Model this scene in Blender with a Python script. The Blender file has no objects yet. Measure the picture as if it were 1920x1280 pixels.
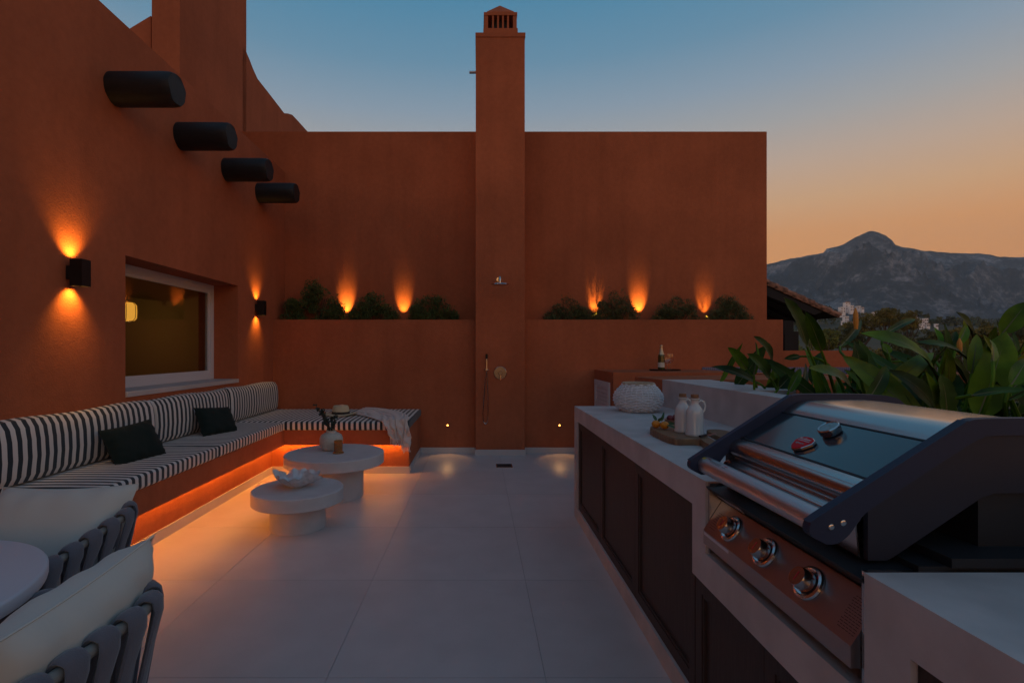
import bpy, bmesh, math, random
import numpy as np
from mathutils import Vector, Matrix, noise
random.seed(7); rng = np.random.default_rng(7)
sc = bpy.context.scene
COL = sc.collection
PI = math.pi
F = 960.0            # focal length in photograph pixels (18 mm lens)
EYE = 1.355
K = 960.0/920.0
# ------------------------------------------------------------------ camera
cam = bpy.data.cameras.new('camera'); camo = bpy.data.objects.new('camera', cam); COL.objects.link(camo)
camo.location = (0, 0, EYE); camo.rotation_euler = (PI/2, 0, 0)
cam.lens = 18; cam.sensor_width = 36; cam.shift_x = 64/1920; cam.shift_y = 17/1920
cam.clip_start = .05; cam.clip_end = 30000
sc.camera = camo
# ------------------------------------------------------------------ world: dusk sky, the same all the way round
w = bpy.data.worlds.new('World'); sc.world = w; w.use_nodes = True
nt = w.node_tree; nt.nodes.clear()
out = nt.nodes.new('ShaderNodeOutputWorld'); bg = nt.nodes.new('ShaderNodeBackground')
tc = nt.nodes.new('ShaderNodeTexCoord'); sx = nt.nodes.new('ShaderNodeSeparateXYZ')
rp = nt.nodes.new('ShaderNodeValToRGB')
nt.links.new(tc.outputs['Generated'], sx.inputs[0]); nt.links.new(sx.outputs['Z'], rp.inputs[0])
def lin(r, g, b):
    f = lambda c: (c/255/12.92 if c/255 < .04045 else ((c/255+.055)/1.055)**2.4)
    return (f(r), f(g), f(b), 1)
SKY = [(0.0, lin(212,144,88)), (.12, lin(238,163,94)), (.19, lin(236,167,104)), (.24, lin(222,175,130)), (.30, lin(200,175,155)),
       (.36, lin(170,170,170)), (.42, lin(140,160,177)), (.49, lin(103,146,173)), (.57, lin(72,136,170)), (.70, lin(76,118,150)), (1.0, lin(80,106,130))]
cr = rp.color_ramp
cr.elements[0].position, cr.elements[0].color = SKY[0]; cr.elements[1].position, cr.elements[1].color = SKY[-1]
for p, c in SKY[1:-1]:
    e = cr.elements.new(p); e.color = c
nt.links.new(rp.outputs[0], bg.inputs[0]); bg.inputs[1].default_value = 1.0
nt.links.new(bg.outputs[0], out.inputs[0])
sc.view_settings.view_transform = 'Standard'; sc.view_settings.look = 'None'
sc.view_settings.exposure = 0; sc.view_settings.gamma = 1
sc.render.engine = 'CYCLES'
sun = bpy.data.lights.new('sun', 'SUN'); sun.energy = .30; sun.angle = math.radians(14); sun.color = (1, .74, .60)
suno = bpy.data.objects.new('sun', sun); COL.objects.link(suno)
suno.rotation_euler = Vector((1, .42, -.24)).to_track_quat('-Z', 'Y').to_euler()    # afterglow from low on the left
# ------------------------------------------------------------------ materials
def nd(nt, t, **k):
    n = nt.nodes.new(t)
    for a, v in k.items(): setattr(n, a, v)
    return n
def mat(name, col, rough=.6, metal=0, var=.0, vscale=3., bump=0, bscale=40., col2=None, spec=.5, trans=0, emit=None, estr=0, coat=0, detail=6, mask=(.35,.65), sheen=0, bdist=.02):
    m = bpy.data.materials.new(name); m.use_nodes = True; nt = m.node_tree
    b = nt.nodes['Principled BSDF']
    b.inputs['Base Color'].default_value = (*col, 1); b.inputs['Roughness'].default_value = rough
    b.inputs['Metallic'].default_value = metal; b.inputs['Specular IOR Level'].default_value = spec
    if trans: b.inputs['Transmission Weight'].default_value = trans
    if coat: b.inputs['Coat Weight'].default_value = coat; b.inputs['Coat Roughness'].default_value = .05
    if sheen: b.inputs['Sheen Weight'].default_value = sheen
    if emit: b.inputs['Emission Color'].default_value = (*emit, 1); b.inputs['Emission Strength'].default_value = estr
    g = nd(nt, 'ShaderNodeNewGeometry')
    if var or col2:
        n = nd(nt, 'ShaderNodeTexNoise'); n.inputs['Scale'].default_value = vscale; n.inputs['Detail'].default_value = detail
        nt.links.new(g.outputs['Position'], n.inputs['Vector'])
        mr = nd(nt, 'ShaderNodeMapRange'); mr.inputs[1].default_value = mask[0]; mr.inputs[2].default_value = mask[1]
        nt.links.new(n.outputs[0], mr.inputs[0])
        mx = nd(nt, 'ShaderNodeMix', data_type='RGBA')
        c2 = col2 or tuple(c*(1-var) for c in col)
        mx.inputs[6].default_value = (*[min(1, c*(1+var*.5)) for c in col], 1); mx.inputs[7].default_value = (*c2, 1)
        nt.links.new(mr.outputs[0], mx.inputs[0]); nt.links.new(mx.outputs[2], b.inputs['Base Color'])
    if bump:
        n2 = nd(nt, 'ShaderNodeTexNoise'); n2.inputs['Scale'].default_value = bscale; n2.inputs['Detail'].default_value = 4
        nt.links.new(g.outputs['Position'], n2.inputs['Vector'])
        bp = nd(nt, 'ShaderNodeBump'); bp.inputs['Strength'].default_value = bump; bp.inputs['Distance'].default_value = bdist
        nt.links.new(n2.outputs[0], bp.inputs['Height']); nt.links.new(bp.outputs[0], b.inputs['Normal'])
    return m
def stripe_mat(name, axis, period, phase=0., base=(.68,.65,.63), dark=(.012,.026,.04)):
    m = mat(name, base, .85, bump=.25, bscale=700, sheen=.2, bdist=.002); nt = m.node_tree; b = nt.nodes['Principled BSDF']
    g = nd(nt, 'ShaderNodeNewGeometry'); s = nd(nt, 'ShaderNodeSeparateXYZ'); nt.links.new(g.outputs['Position'], s.inputs[0])
    n = nd(nt, 'ShaderNodeTexNoise'); n.inputs['Scale'].default_value = 5; nt.links.new(g.outputs['Position'], n.inputs['Vector'])
    a0 = nd(nt, 'ShaderNodeMath', operation='MULTIPLY'); nt.links.new(n.outputs[0], a0.inputs[0]); a0.inputs[1].default_value = .012
    a1 = nd(nt, 'ShaderNodeMath', operation='ADD'); nt.links.new(s.outputs[axis], a1.inputs[0]); nt.links.new(a0.outputs[0], a1.inputs[1])
    a = nd(nt, 'ShaderNodeMath', operation='MULTIPLY_ADD'); nt.links.new(a1.outputs[0], a.inputs[0]); a.inputs[1].default_value = 1/period; a.inputs[2].default_value = phase+100
    f = nd(nt, 'ShaderNodeMath', operation='FRACT'); nt.links.new(a.outputs[0], f.inputs[0])
    l = nd(nt, 'ShaderNodeMath', operation='LESS_THAN'); nt.links.new(f.outputs[0], l.inputs[0]); l.inputs[1].default_value = .5
    mx = nd(nt, 'ShaderNodeMix', data_type='RGBA'); mx.inputs[6].default_value = (*base, 1); mx.inputs[7].default_value = (*dark, 1)
    nt.links.new(l.outputs[0], mx.inputs[0]); nt.links.new(mx.outputs[2], b.inputs['Base Color'])
    return m
def wood_mat(name, c1, c2, axis_scale, rough=.55, scale=6):
    m = mat(name, c1, rough); nt = m.node_tree; b = nt.nodes['Principled BSDF']
    g = nd(nt, 'ShaderNodeNewGeometry'); mp = nd(nt, 'ShaderNodeMapping'); mp.inputs['Scale'].default_value = axis_scale
    n = nd(nt, 'ShaderNodeTexNoise'); n.inputs['Scale'].default_value = scale; n.inputs['Detail'].default_value = 8; n.inputs['Distortion'].default_value = .6
    nt.links.new(g.outputs['Position'], mp.inputs[0]); nt.links.new(mp.outputs[0], n.inputs['Vector'])
    r = nd(nt, 'ShaderNodeMapRange'); r.inputs[1].default_value = .35; r.inputs[2].default_value = .65; nt.links.new(n.outputs[0], r.inputs[0])
    mx = nd(nt, 'ShaderNodeMix', data_type='RGBA'); mx.inputs[6].default_value = (*c1, 1); mx.inputs[7].default_value = (*c2, 1)
    nt.links.new(r.outputs[0], mx.inputs[0]); nt.links.new(mx.outputs[2], b.inputs['Base Color'])
    bp = nd(nt, 'ShaderNodeBump'); bp.inputs['Strength'].default_value = .3; bp.inputs['Distance'].default_value = .003
    nt.links.new(n.outputs[0], bp.inputs['Height']); nt.links.new(bp.outputs[0], b.inputs['Normal'])
    return m
def emis(name, col, s):
    m = bpy.data.materials.new(name); m.use_nodes = True; nt = m.node_tree; nt.nodes.clear()
    o = nd(nt, 'ShaderNodeOutputMaterial'); e = nd(nt, 'ShaderNodeEmission'); e.inputs[0].default_value = (*col, 1); e.inputs[1].default_value = s
    nt.links.new(e.outputs[0], o.inputs[0]); return m
AMBER = (1, .52, .09)
M = dict(
 terra = mat('terracotta_render', (.41,.122,.057), .9, var=.13, vscale=1.3, bump=.5, bscale=90, spec=.2, bdist=.006, detail=10),
 tile = mat('porcelain_tile', (.62,.545,.535), .40, var=.05, vscale=4, bump=.08, bscale=14, detail=10, spec=.4, bdist=.01),
 grout = mat('grout', (.44,.39,.39), .9),
 skirt = mat('skirting_tile', (.56,.52,.52), .5, var=.05),
 micro = mat('microcement', (.56,.488,.475), .62, var=.13, vscale=7, bump=.15, bscale=30, detail=9, bdist=.006),
 cabinet = wood_mat('dark_brown_wood', (.050,.027,.022), (.034,.018,.015), (14, 14, 1.2)),
 beam = wood_mat('black_stained_timber', (.003,.003,.004), (.010,.009,.011), (1, 10, 10), .6, 4),
 black = mat('black_metal', (.012,.011,.012), .45, metal=.3),
 frame = mat('white_window_frame', (.62,.60,.64), .4),
 sill = mat('pale_sill', (.52,.48,.48), .5, var=.06),
 plaster = mat('table_plaster', (.60,.54,.54), .75, var=.06, vscale=9, bump=.12, bscale=60, bdist=.003),
 vase = mat('speckled_ceramic', (.52,.49,.44), .55, var=.1, vscale=60),
 shell = mat('crackled_white_ceramic', (.66,.66,.70), .4, var=.2, vscale=30, bump=.6, bscale=60, bdist=.006),
 amber = mat('amber_glass', (.80,.38,.12), .05, trans=.75),
 steelc = mat('chrome', (.62,.60,.60), .18, metal=1),
 steel = mat('brushed_steel', (.48,.45,.45), .23, metal=1, bump=.05, bscale=300, bdist=.001),
 navyd = mat('navy_painted_side', (.012,.016,.032), .55, var=.1, bump=.15, bscale=500, bdist=.001),
 panel = mat('darker_panel_steel', (.36,.325,.325), .36, metal=1, bump=.05, bscale=300, bdist=.001),  # darker, rougher copy of the steel, colour set to mute the orange reflection
 satin = mat('satin_aluminium', (.62,.60,.62), .42, metal=1),
 chromed = mat('dark_chrome', (.30,.28,.27), .2, metal=1),
 navy = mat('navy_cast_aluminium', (.017,.027,.062), .55, var=.1, bump=.15, bscale=500, spec=.4, bdist=.001),
 hoodblack = mat('grey_blue_enamel_glass', (.022,.026,.038), .16, spec=.8, coat=.35),
 charcoal = mat('dark_grill_body', (.013,.014,.018), .55),
 red = mat('red_enamel', (.62,.008,.02), .55, spec=.2),
 greenp = mat('dark_green_velvet', (.002,.012,.011), .95, sheen=.04, bump=.2, bscale=25, bdist=.01),
 cream = mat('cream_canvas', (.54,.54,.51), .9, bump=.16, bscale=12, sheen=.2, bdist=.012),
 rope = mat('grey_rope_belt', (.115,.115,.145), .95, bump=.5, bscale=260, bdist=.002, sheen=.3),
 chairtube = mat('taupe_tube', (.24,.225,.21), .5),
 tablew = mat('white_matt_laminate', (.58,.57,.63), .5),
 straw = mat('straw', (.62,.50,.33), .9, bump=.5, bscale=300, bdist=.002),
 throwm = mat('ivory_gauze', (.64,.55,.52), .95, bump=.35, bscale=90, sheen=.3, bdist=.006),
 whiteceramic = mat('glazed_white_ceramic', (.62,.60,.59), .16, coat=.5),
 cork = mat('cork', (.26,.12,.06), .9, var=.3, vscale=80),
 board = wood_mat('olive_wood', (.30,.15,.07), (.17,.08,.04), (3, 14, 3), .5, 5),
 orange = mat('mandarin_peel', (.70,.24,.012), .45, bump=.2, bscale=400, bdist=.001),
 gleaf = mat('citrus_leaf', (.035,.085,.02), .5),
 pinkbowl = mat('rose_ceramic', (.45,.26,.22), .4),
 fig = mat('dark_red_fruit', (.16,.012,.02), .4),
 basketw = mat('white_washed_wicker', (.74,.75,.79), .75, var=.12, vscale=50, bump=.3, bscale=200, bdist=.003),
 basketr = mat('wicker_rim', (.42,.33,.24), .8),
 shrub = mat('shrub_leaf', (.075,.115,.026), .7, var=.5, vscale=14, col2=(.032,.055,.016)),
 shrub2 = mat('rosemary_leaf', (.085,.105,.035), .7, var=.5, vscale=14, col2=(.035,.05,.018)),
 stem = mat('woody_stem', (.06,.04,.025), .9),
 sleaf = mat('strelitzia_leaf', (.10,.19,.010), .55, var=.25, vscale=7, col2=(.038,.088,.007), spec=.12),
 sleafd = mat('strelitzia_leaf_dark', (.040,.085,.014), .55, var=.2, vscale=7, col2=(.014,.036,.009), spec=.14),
 sleafy = mat('strelitzia_leaf_young', (.16,.20,.015), .5, var=.3, vscale=6, col2=(.05,.10,.014), spec=.22),
 rib = mat('leaf_midrib', (.10,.10,.03), .5),
 petal = mat('orange_flower_bract', (.62,.24,.03), .5),
 soil = mat('soil', (.02,.014,.01), 1, bump=1, bscale=30),
 euca = mat('eucalyptus_leaf', (.02,.045,.042), .7),
 bark = mat('bark', (.06,.045,.035), 1, bump=.8, bscale=8),
 crown1 = mat('olive_green_foliage', (.17,.135,.028), .8, var=.5, vscale=.6, col2=(.07,.07,.018)),
 crown2 = mat('dark_green_foliage', (.075,.080,.024), .8, var=.5, vscale=.6, col2=(.03,.038,.014)),
 crown3 = mat('bright_green_foliage', (.17,.18,.035), .8, var=.5, vscale=2, col2=(.06,.08,.02)),
 white = mat('white_house_wall', (.78,.76,.78), .8),
 dwin = mat('dark_window', (.16,.16,.18), .3),
 rooft = mat('clay_roof_tile', (.33,.15,.09), .85, var=.45, vscale=9, col2=(.10,.05,.035)),
 darkwood = mat('dark_eave_wood', (.012,.010,.012), .8),
 room = mat('room_wall', (.45,.33,.17), .9),
 bottle = mat('dark_green_glass', (.035,.045,.015), .12, coat=.4),
 foil = mat('champagne_foil', (.55,.40,.26), .35, metal=.6),
 paper = mat('paper_label', (.60,.58,.52), .8),
 tray = mat('dark_wood_tray', (.05,.02,.012), .5),
 yellow = mat('yellow_sticker', (.55,.38,.03), .6),
 ink = mat('black_ink', (.02,.015,.02), .6),
 redink = mat('red_ink', (.45,.02,.03), .5),
 led = emis('led_strip_glow', (1,.37,.045), 58),
 ledb = emis('led_strip_glow_back', (1,.37,.045), 58),
 bulb = emis('amber_lamp_glow', (1,.42,.08), 9),
 dot = emis('step_light_glow', (1,.36,.06), 9),
 lantern = emis('paper_lantern_glow', (1,.46,.06), .85),
)
def glassmat(name, col=(1,1,1), rough=0, ior=1.45):
    m = bpy.data.materials.new(name); m.use_nodes = True; b = m.node_tree.nodes['Principled BSDF']
    b.inputs['Base Color'].default_value = (*col, 1); b.inputs['Roughness'].default_value = rough
    b.inputs['Transmission Weight'].default_value = 1; b.inputs['IOR'].default_value = ior
    return m
M['glass'] = glassmat('window_glass', (.90,.88,.80))
M['wineglass'] = glassmat('wine_glass', (1,.97,.96), .03, 1.5)
M['water'] = mat('pool_water', (.02,.05,.10), .05, spec=.8)
# faint rain streaks and trowel mottling in the render
def streaks(m):
    nt = m.node_tree; b = nt.nodes['Principled BSDF']; src = b.inputs['Base Color'].links[0].from_socket
    g = nd(nt, 'ShaderNodeNewGeometry')
    mp = nd(nt, 'ShaderNodeMapping'); mp.inputs['Scale'].default_value = (5, 5, .35)
    n = nd(nt, 'ShaderNodeTexNoise'); n.inputs['Scale'].default_value = 1.2; n.inputs['Detail'].default_value = 8
    nt.links.new(g.outputs['Position'], mp.inputs[0]); nt.links.new(mp.outputs[0], n.inputs['Vector'])
    r = nd(nt, 'ShaderNodeMapRange'); r.inputs[1].default_value = .46; r.inputs[2].default_value = .72; r.inputs[3].default_value = 1; r.inputs[4].default_value = .91
    nt.links.new(n.outputs[0], r.inputs[0])
    n2 = nd(nt, 'ShaderNodeTexNoise'); n2.inputs['Scale'].default_value = 22; n2.inputs['Detail'].default_value = 8; nt.links.new(g.outputs['Position'], n2.inputs['Vector'])
    r2 = nd(nt, 'ShaderNodeMapRange'); r2.inputs[1].default_value = .3; r2.inputs[2].default_value = .7; r2.inputs[3].default_value = .94; r2.inputs[4].default_value = 1.05
    nt.links.new(n2.outputs[0], r2.inputs[0])
    ml = nd(nt, 'ShaderNodeMath', operation='MULTIPLY'); nt.links.new(r.outputs[0], ml.inputs[0]); nt.links.new(r2.outputs[0], ml.inputs[1])
    vm = nd(nt, 'ShaderNodeVectorMath', operation='SCALE'); nt.links.new(src, vm.inputs[0]); nt.links.new(ml.outputs[0], vm.inputs['Scale'])
    nt.links.new(vm.outputs[0], b.inputs['Base Color'])
streaks(M['terra'])
def per_object_tone(m, a, b_):
    nt = m.node_tree; b = nt.nodes['Principled BSDF']; src = b.inputs['Base Color'].links[0].from_socket
    oi = nd(nt, 'ShaderNodeObjectInfo'); r = nd(nt, 'ShaderNodeMapRange'); r.inputs[3].default_value = a; r.inputs[4].default_value = b_
    nt.links.new(oi.outputs['Random'], r.inputs[0]); vm = nd(nt, 'ShaderNodeVectorMath', operation='SCALE')
    nt.links.new(src, vm.inputs[0]); nt.links.new(r.outputs[0], vm.inputs['Scale']); nt.links.new(vm.outputs[0], b.inputs['Base Color'])
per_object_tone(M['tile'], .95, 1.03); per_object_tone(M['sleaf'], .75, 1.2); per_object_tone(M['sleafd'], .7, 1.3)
# mosaic for the pool: tiles far under ten pixels
def mosaic():
    m = mat('blue_mosaic', (.05,.07,.16), .3); nt = m.node_tree; b = nt.nodes['Principled BSDF']
    g = nd(nt, 'ShaderNodeNewGeometry'); mp = nd(nt, 'ShaderNodeMapping'); mp.inputs['Rotation'].default_value = (PI/2, 0, 0)
    br = nd(nt, 'ShaderNodeTexBrick'); br.offset = 0; br.inputs['Scale'].default_value = 1
    br.inputs['Brick Width'].default_value = .028; br.inputs['Row Height'].default_value = .028; br.inputs['Mortar Size'].default_value = .0022
    br.inputs['Color1'].default_value = (.055,.085,.20,1); br.inputs['Color2'].default_value = (.085,.11,.22,1); br.inputs['Mortar'].default_value = (.22,.22,.27,1)
    nt.links.new(g.outputs['Position'], mp.inputs[0]); nt.links.new(mp.outputs[0], br.inputs['Vector']); nt.links.new(br.outputs[0], b.inputs['Base Color'])
    return m
M['mosaic'] = mosaic()
# ------------------------------------------------------------------ geometry helpers
def at(px, py, Y):
    return Vector(((px-896)*Y/F, Y, EYE-(py-657)*Y/F))
class G:
    def __init__(s): s.v = []; s.f = []; s.sm = []
    def add(s, vs, fs, smooth=False):
        o = len(s.v); s.v += [tuple(v) for v in vs]; s.f += [tuple(i+o for i in f) for f in fs]; s.sm += [smooth]*len(fs); return s
    def box(s, x0, x1, y0, y1, z0, z1):
        return s.add([(x0,y0,z0),(x1,y0,z0),(x1,y1,z0),(x0,y1,z0),(x0,y0,z1),(x1,y0,z1),(x1,y1,z1),(x0,y1,z1)],
                     [(0,3,2,1),(4,5,6,7),(0,1,5,4),(1,2,6,5),(2,3,7,6),(3,0,4,7)])
    def rbox(s, x0, x1, y0, y1, z0, z1, r=.01, seg=3, puff=0, cuts=0):
        bm = bmesh.new(); bmesh.ops.create_cube(bm, size=1)
        for v in bm.verts: v.co = Vector(((x0+x1)/2+v.co.x*(x1-x0), (y0+y1)/2+v.co.y*(y1-y0), (z0+z1)/2+v.co.z*(z1-z0)))
        bmesh.ops.bevel(bm, geom=bm.edges[:], offset=r, segments=seg, affect='EDGES', profile=.5)
        if cuts: bmesh.ops.subdivide_edges(bm, edges=[e for e in bm.edges if e.calc_length() > r*2.5], cuts=cuts, use_grid_fill=True)
        if puff:
            for v in bm.verts:
                a = 1-abs(2*(v.co.x-x0)/(x1-x0)-1)**3; b = 1-abs(2*(v.co.y-y0)/(y1-y0)-1)**3; c = 1-abs(2*(v.co.z-z0)/(z1-z0)-1)**3
                d = [(v.co.x-(x0+x1)/2), (v.co.y-(y0+y1)/2), (v.co.z-(z0+z1)/2)]
                dims = [x1-x0, y1-y0, z1-z0]; k = dims.index(min(dims))
                v.co[k] += puff*(1 if d[k] > 0 else -1)*[b*c, a*c, a*b][k]
        bm.verts.index_update(); s.add([v.co.copy() for v in bm.verts], [[v.index for v in f.verts] for f in bm.faces], True); bm.free(); return s
    def prism(s, poly, z0, z1):
        n = len(poly); return s.add([(x,y,z0) for x,y in poly]+[(x,y,z1) for x,y in poly], [tuple(range(n))[::-1], tuple(range(n,2*n))]+[(i,(i+1)%n,(i+1)%n+n,i+n) for i in range(n)])
    def extr(s, pts, d):            # polygon of 3-D points swept along vector d
        n = len(pts); d = Vector(d); a = [Vector(p) for p in pts]
        return s.add(a+[p+d for p in a], [tuple(range(n))[::-1], tuple(range(n,2*n))]+[(i,(i+1)%n,(i+1)%n+n,i+n) for i in range(n)])
    def lathe(s, prof, c=(0,0,0), n=32, caps=True, axis='Z', fn=None):
        vs = []
        for k, (r, z) in enumerate(prof):
            for i in range(n):
                a = 2*PI*i/n; rr, zz = (fn(r, z, a) if fn else (r, z))
                x, y = rr*math.cos(a), rr*math.sin(a)
                if axis == 'Z': p = (c[0]+x, c[1]+y, c[2]+zz)
                elif axis == 'X': p = (c[0]+zz, c[1]+x, c[2]+y)
                else: p = (c[0]+x, c[1]+zz, c[2]+y)
                vs.append(p)
        fs = [(k*n+i, k*n+(i+1)%n, (k+1)*n+(i+1)%n, (k+1)*n+i) for k in range(len(prof)-1) for i in range(n)]
        s.add(vs, fs, True)
        if caps:
            o = len(s.v)-len(vs)
            s.f.append(tuple(o+i for i in range(n))[::-1]); s.sm.append(False)
            s.f.append(tuple(o+(len(prof)-1)*n+i for i in range(n))); s.sm.append(False)
        return s
    def tube(s, pts, r, n=8, flat=1.0, up=None, closed=False):
        pts = [Vector(p) for p in pts]; m = len(pts); vs = []
        rr = r if isinstance(r, (list, tuple)) else [r]*m
        prev = None
        for k in range(m):
            if closed: t = (pts[(k+1)%m]-pts[k-1]).normalized()
            else: t = (pts[min(k+1,m-1)]-pts[max(k-1,0)]).normalized()
            if up: u = Vector(up)
            elif prev is not None: u = prev
            else: u = Vector((0,0,1)) if abs(t.z) < .9 else Vector((1,0,0))
            a = t.cross(u)
            if a.length < 1e-5: a = t.cross(Vector((.3,1,.2)))
            a.normalize(); b = a.cross(t).normalized(); prev = b
            for i in range(n):
                q = 2*PI*i/n; vs.append(pts[k]+a*math.cos(q)*rr[k]+b*math.sin(q)*rr[k]*flat)
        fs = [(k*n+i, k*n+(i+1)%n, (k+1)*n+(i+1)%n, (k+1)*n+i) for k in range(m-1) for i in range(n)]
        if closed: fs += [((m-1)*n+i, (m-1)*n+(i+1)%n, (i+1)%n, i) for i in range(n)]
        else: fs += [tuple(range(n))[::-1], tuple((m-1)*n+i for i in range(n))]
        return s.add(vs, fs, True)
    def ball(s, c, r, n=12, sq=(1,1,1)):
        prof = [(max(1e-4, math.sin(PI*k/n)), -math.cos(PI*k/n)) for k in range(n+1)]
        vs = []; 
        for rad, z in prof:
            for i in range(n*2):
                a = PI*i/n; vs.append((c[0]+r*sq[0]*rad*math.cos(a), c[1]+r*sq[1]*rad*math.sin(a), c[2]+r*sq[2]*z))
        N = 2*n
        return s.add(vs, [(k*N+i, k*N+(i+1)%N, (k+1)*N+(i+1)%N, (k+1)*N+i) for k in range(n) for i in range(N)], True)
    def grid(s, fn, nu, nv, smooth=True, closed_u=False):
        vs = [fn(i/nu, j/nv) for j in range(nv+1) for i in range(nu+1)]
        return s.add(vs, [(j*(nu+1)+i, j*(nu+1)+i+1, (j+1)*(nu+1)+i+1, (j+1)*(nu+1)+i) for j in range(nv) for i in range(nu)], smooth)
    def xf(s, Mx):
        s.v = [tuple(Mx @ Vector(v)) for v in s.v]; return s
bpy_update = bpy.context.view_layer.update
def link(name, me, m, parent, loc):
    o = bpy.data.objects.new(name, me); COL.objects.link(o)
    if me is not None and m is not None and not me.materials: me.materials.append(m)
    if parent is not None:
        o.parent = parent; pl = Vector((0,0,0)); p = parent
        while p is not None: pl += Vector(p.location); p = p.parent
        o.location = Vector(loc)-pl
    else: o.location = loc
    return o
def obj(name, g, m, parent=None, label=None, cat=None, group=None, kind=None, origin=None):
    """one mesh object; its origin is the middle of its base"""
    v = np.array(g.v, dtype=float)
    if origin is None:
        lo, hi = v.min(0), v.max(0); origin = ((lo[0]+hi[0])/2, (lo[1]+hi[1])/2, lo[2])
    me = bpy.data.meshes.new(name); me.from_pydata((v-np.array(origin)).tolist(), [], g.f)
    me.polygons.foreach_set('use_smooth', g.sm)
    if any(g.sm):
        try: me.set_sharp_from_angle(angle=math.radians(38))
        except Exception: pass
    me.update()
    bm = bmesh.new(); bm.from_mesh(me); bmesh.ops.recalc_face_normals(bm, faces=bm.faces[:]); bm.to_mesh(me); bm.free()
    o = link(name, me, m, parent, origin)
    tag(o, label, cat, group, kind); return o
def tag(o, label=None, cat=None, group=None, kind=None):
    if label: o['label'] = label
    if cat: o['category'] = cat
    if group: o['group'] = group
    if kind: o['kind'] = kind
    return o
def thing(name, loc, label, cat, group=None):
    o = bpy.data.objects.new(name, None); COL.objects.link(o); o.location = loc; o.empty_display_size = .1
    return tag(o, label, cat, group)
def copy_tree(o, parent=None):
    c = o.copy(); COL.objects.link(c)
    if parent is not None: c.parent = parent
    for ch in list(o.children): copy_tree(ch, c)
    return c
def light(name, kind, loc, energy, col, parent, direction=None, **k):
    l = bpy.data.lights.new(name, kind); l.energy = energy; l.color = col
    for a, v in k.items(): setattr(l, a, v)
    o = bpy.data.objects.new(name, l); COL.objects.link(o)
    pl = Vector((0,0,0)); p = parent
    while p is not None: pl += Vector(p.location); p = p.parent
    o.parent = parent; o.location = Vector(loc)-pl
    if direction is not None: o.rotation_euler = Vector(direction).to_track_quat('-Z', 'Y').to_euler()
    return o
# ================================================================== THE SETTING
XW = -2.705                  # face of the house wall
YW, YP, YU = 6.48*K, 6.34*K, 6.87*K     # planter front, shower pier front, upper wall
# ---- terrain and mountain (one fan of ground reaching past the mountain)
prof_px = [(-1400,560),(-700,545),(-200,530),(300,522),(700,528),(1000,520),(1250,508),(1380,503),(1442,497),(1480,487),(1520,480),(1545,475),(1550,468),(1580,461),(1600,450),(1618,440),(1634,435),(1648,438),(1662,444),(1674,453),(1678,461),(1700,466),(1730,472),(1790,476),(1850,478),(1875,483),(1920,484),(2050,490),(2250,478),(2600,500),(3200,520),(4200,545)]
def crest(px):
    for (a, ya), (b, yb) in zip(prof_px, prof_px[1:]):
        if a <= px <= b: return (657-(ya+(yb-ya)*(px-a)/(b-a)))
    return 110
base = [(0,-7),(150,-7),(450,8),(820,42),(1400,76),(2000,104),(2400,128)]
def gh(X, Y):
    z = base[-1][1]
    for (a, za), (b, zb) in zip(base, base[1:]):
        if a <= Y <= b: z = za+(zb-za)*(Y-a)/(b-a); break
    z += 26*math.exp(-((X-505)/90)**2-((Y-720)/150)**2)
    if Y > 250: z += noise.noise(Vector((X/420, Y/420, 0)))*min(10, Y*.006)
    return z
def terrain():
    g = G(); NU = 720
    ys = [9, 14, 20, 30, 45, 70, 100, 150, 220, 320, 450, 620, 820, 1000, 1200, 1400, 1600, 1800, 2000, 2200, 2400] + [2400+i*45 for i in range(1, 49)] + [4700, 4950, 5300, 5900]
    us = [-1.9+4.6*i/NU for i in range(NU+1)]
    vs = []
    YC = 4560.
    for Y in ys:
        for u in us:
            X = u*Y; px = 896+u*960
            if Y <= 2400:
                z = gh(X, Y)
            else:
                c = crest(px)*YC/960+EYE
                t = min(1, (Y-2400)/(YC-2400))
                if Y <= YC:
                    p = Vector((X/900, Y/1150, 3.1))
                    rid = noise.fractal(p, .9, 2.1, 6)
                    warp = noise.noise(Vector((X/500, Y/900, 7)))*.9
                    r2 = 1-abs(math.sin(X/330+warp*2.6+Y/1500))
                    s = t**1.18
                    amp = math.sin(PI*min(1, t*1.02))**.8
                    z = 128+(c-128)*s + amp*(rid*190+(r2-.4)*270+(1-abs(noise.noise(Vector((X/190,Y/520,1))))*3)*60+(1-abs(noise.noise(Vector((X/80,Y/200,2))))*3)*26)
                    lim = EYE+(c-EYE)*Y/YC*.992
                    if Y < YC-1: z = min(z, lim)
                    if t > .97: z = c + noise.noise(Vector((X/60,0,5)))*7+noise.noise(Vector((X/140,0,9)))*8
                else:
                    z = 128+(c-128)*(1-(Y-YC)/(5900-YC))**1.1
            vs.append((X, Y, z))
    n = NU+1
    fs = [(j*n+i, j*n+i+1, (j+1)*n+i+1, (j+1)*n+i) for j in range(len(ys)-1) for i in range(NU)]
    k = ys.index(2400)
    a = G(); a.v = vs[:(k+1)*n]; a.f = [f for f in fs if max(f) < (k+1)*n]; a.sm = [True]*len(a.f)
    # ground also under and behind the terrace
    o = len(a.v); a.add([(-400,-300,-7),(400,-300,-7),(400,9,-7),(-400,9,-7)], [(0,1,2,3)])
    b = G(); off = k*n; b.v = vs[off:]; b.f = [tuple(i-off for i in f) for f in fs if min(f) >= off]; b.sm = [True]*len(b.f)
    return a, b
ga, gb = terrain()
M['ground'] = mat('dry_scrub_ground', (.055,.055,.03), 1, col2=(.03,.036,.02), vscale=.03)
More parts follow.
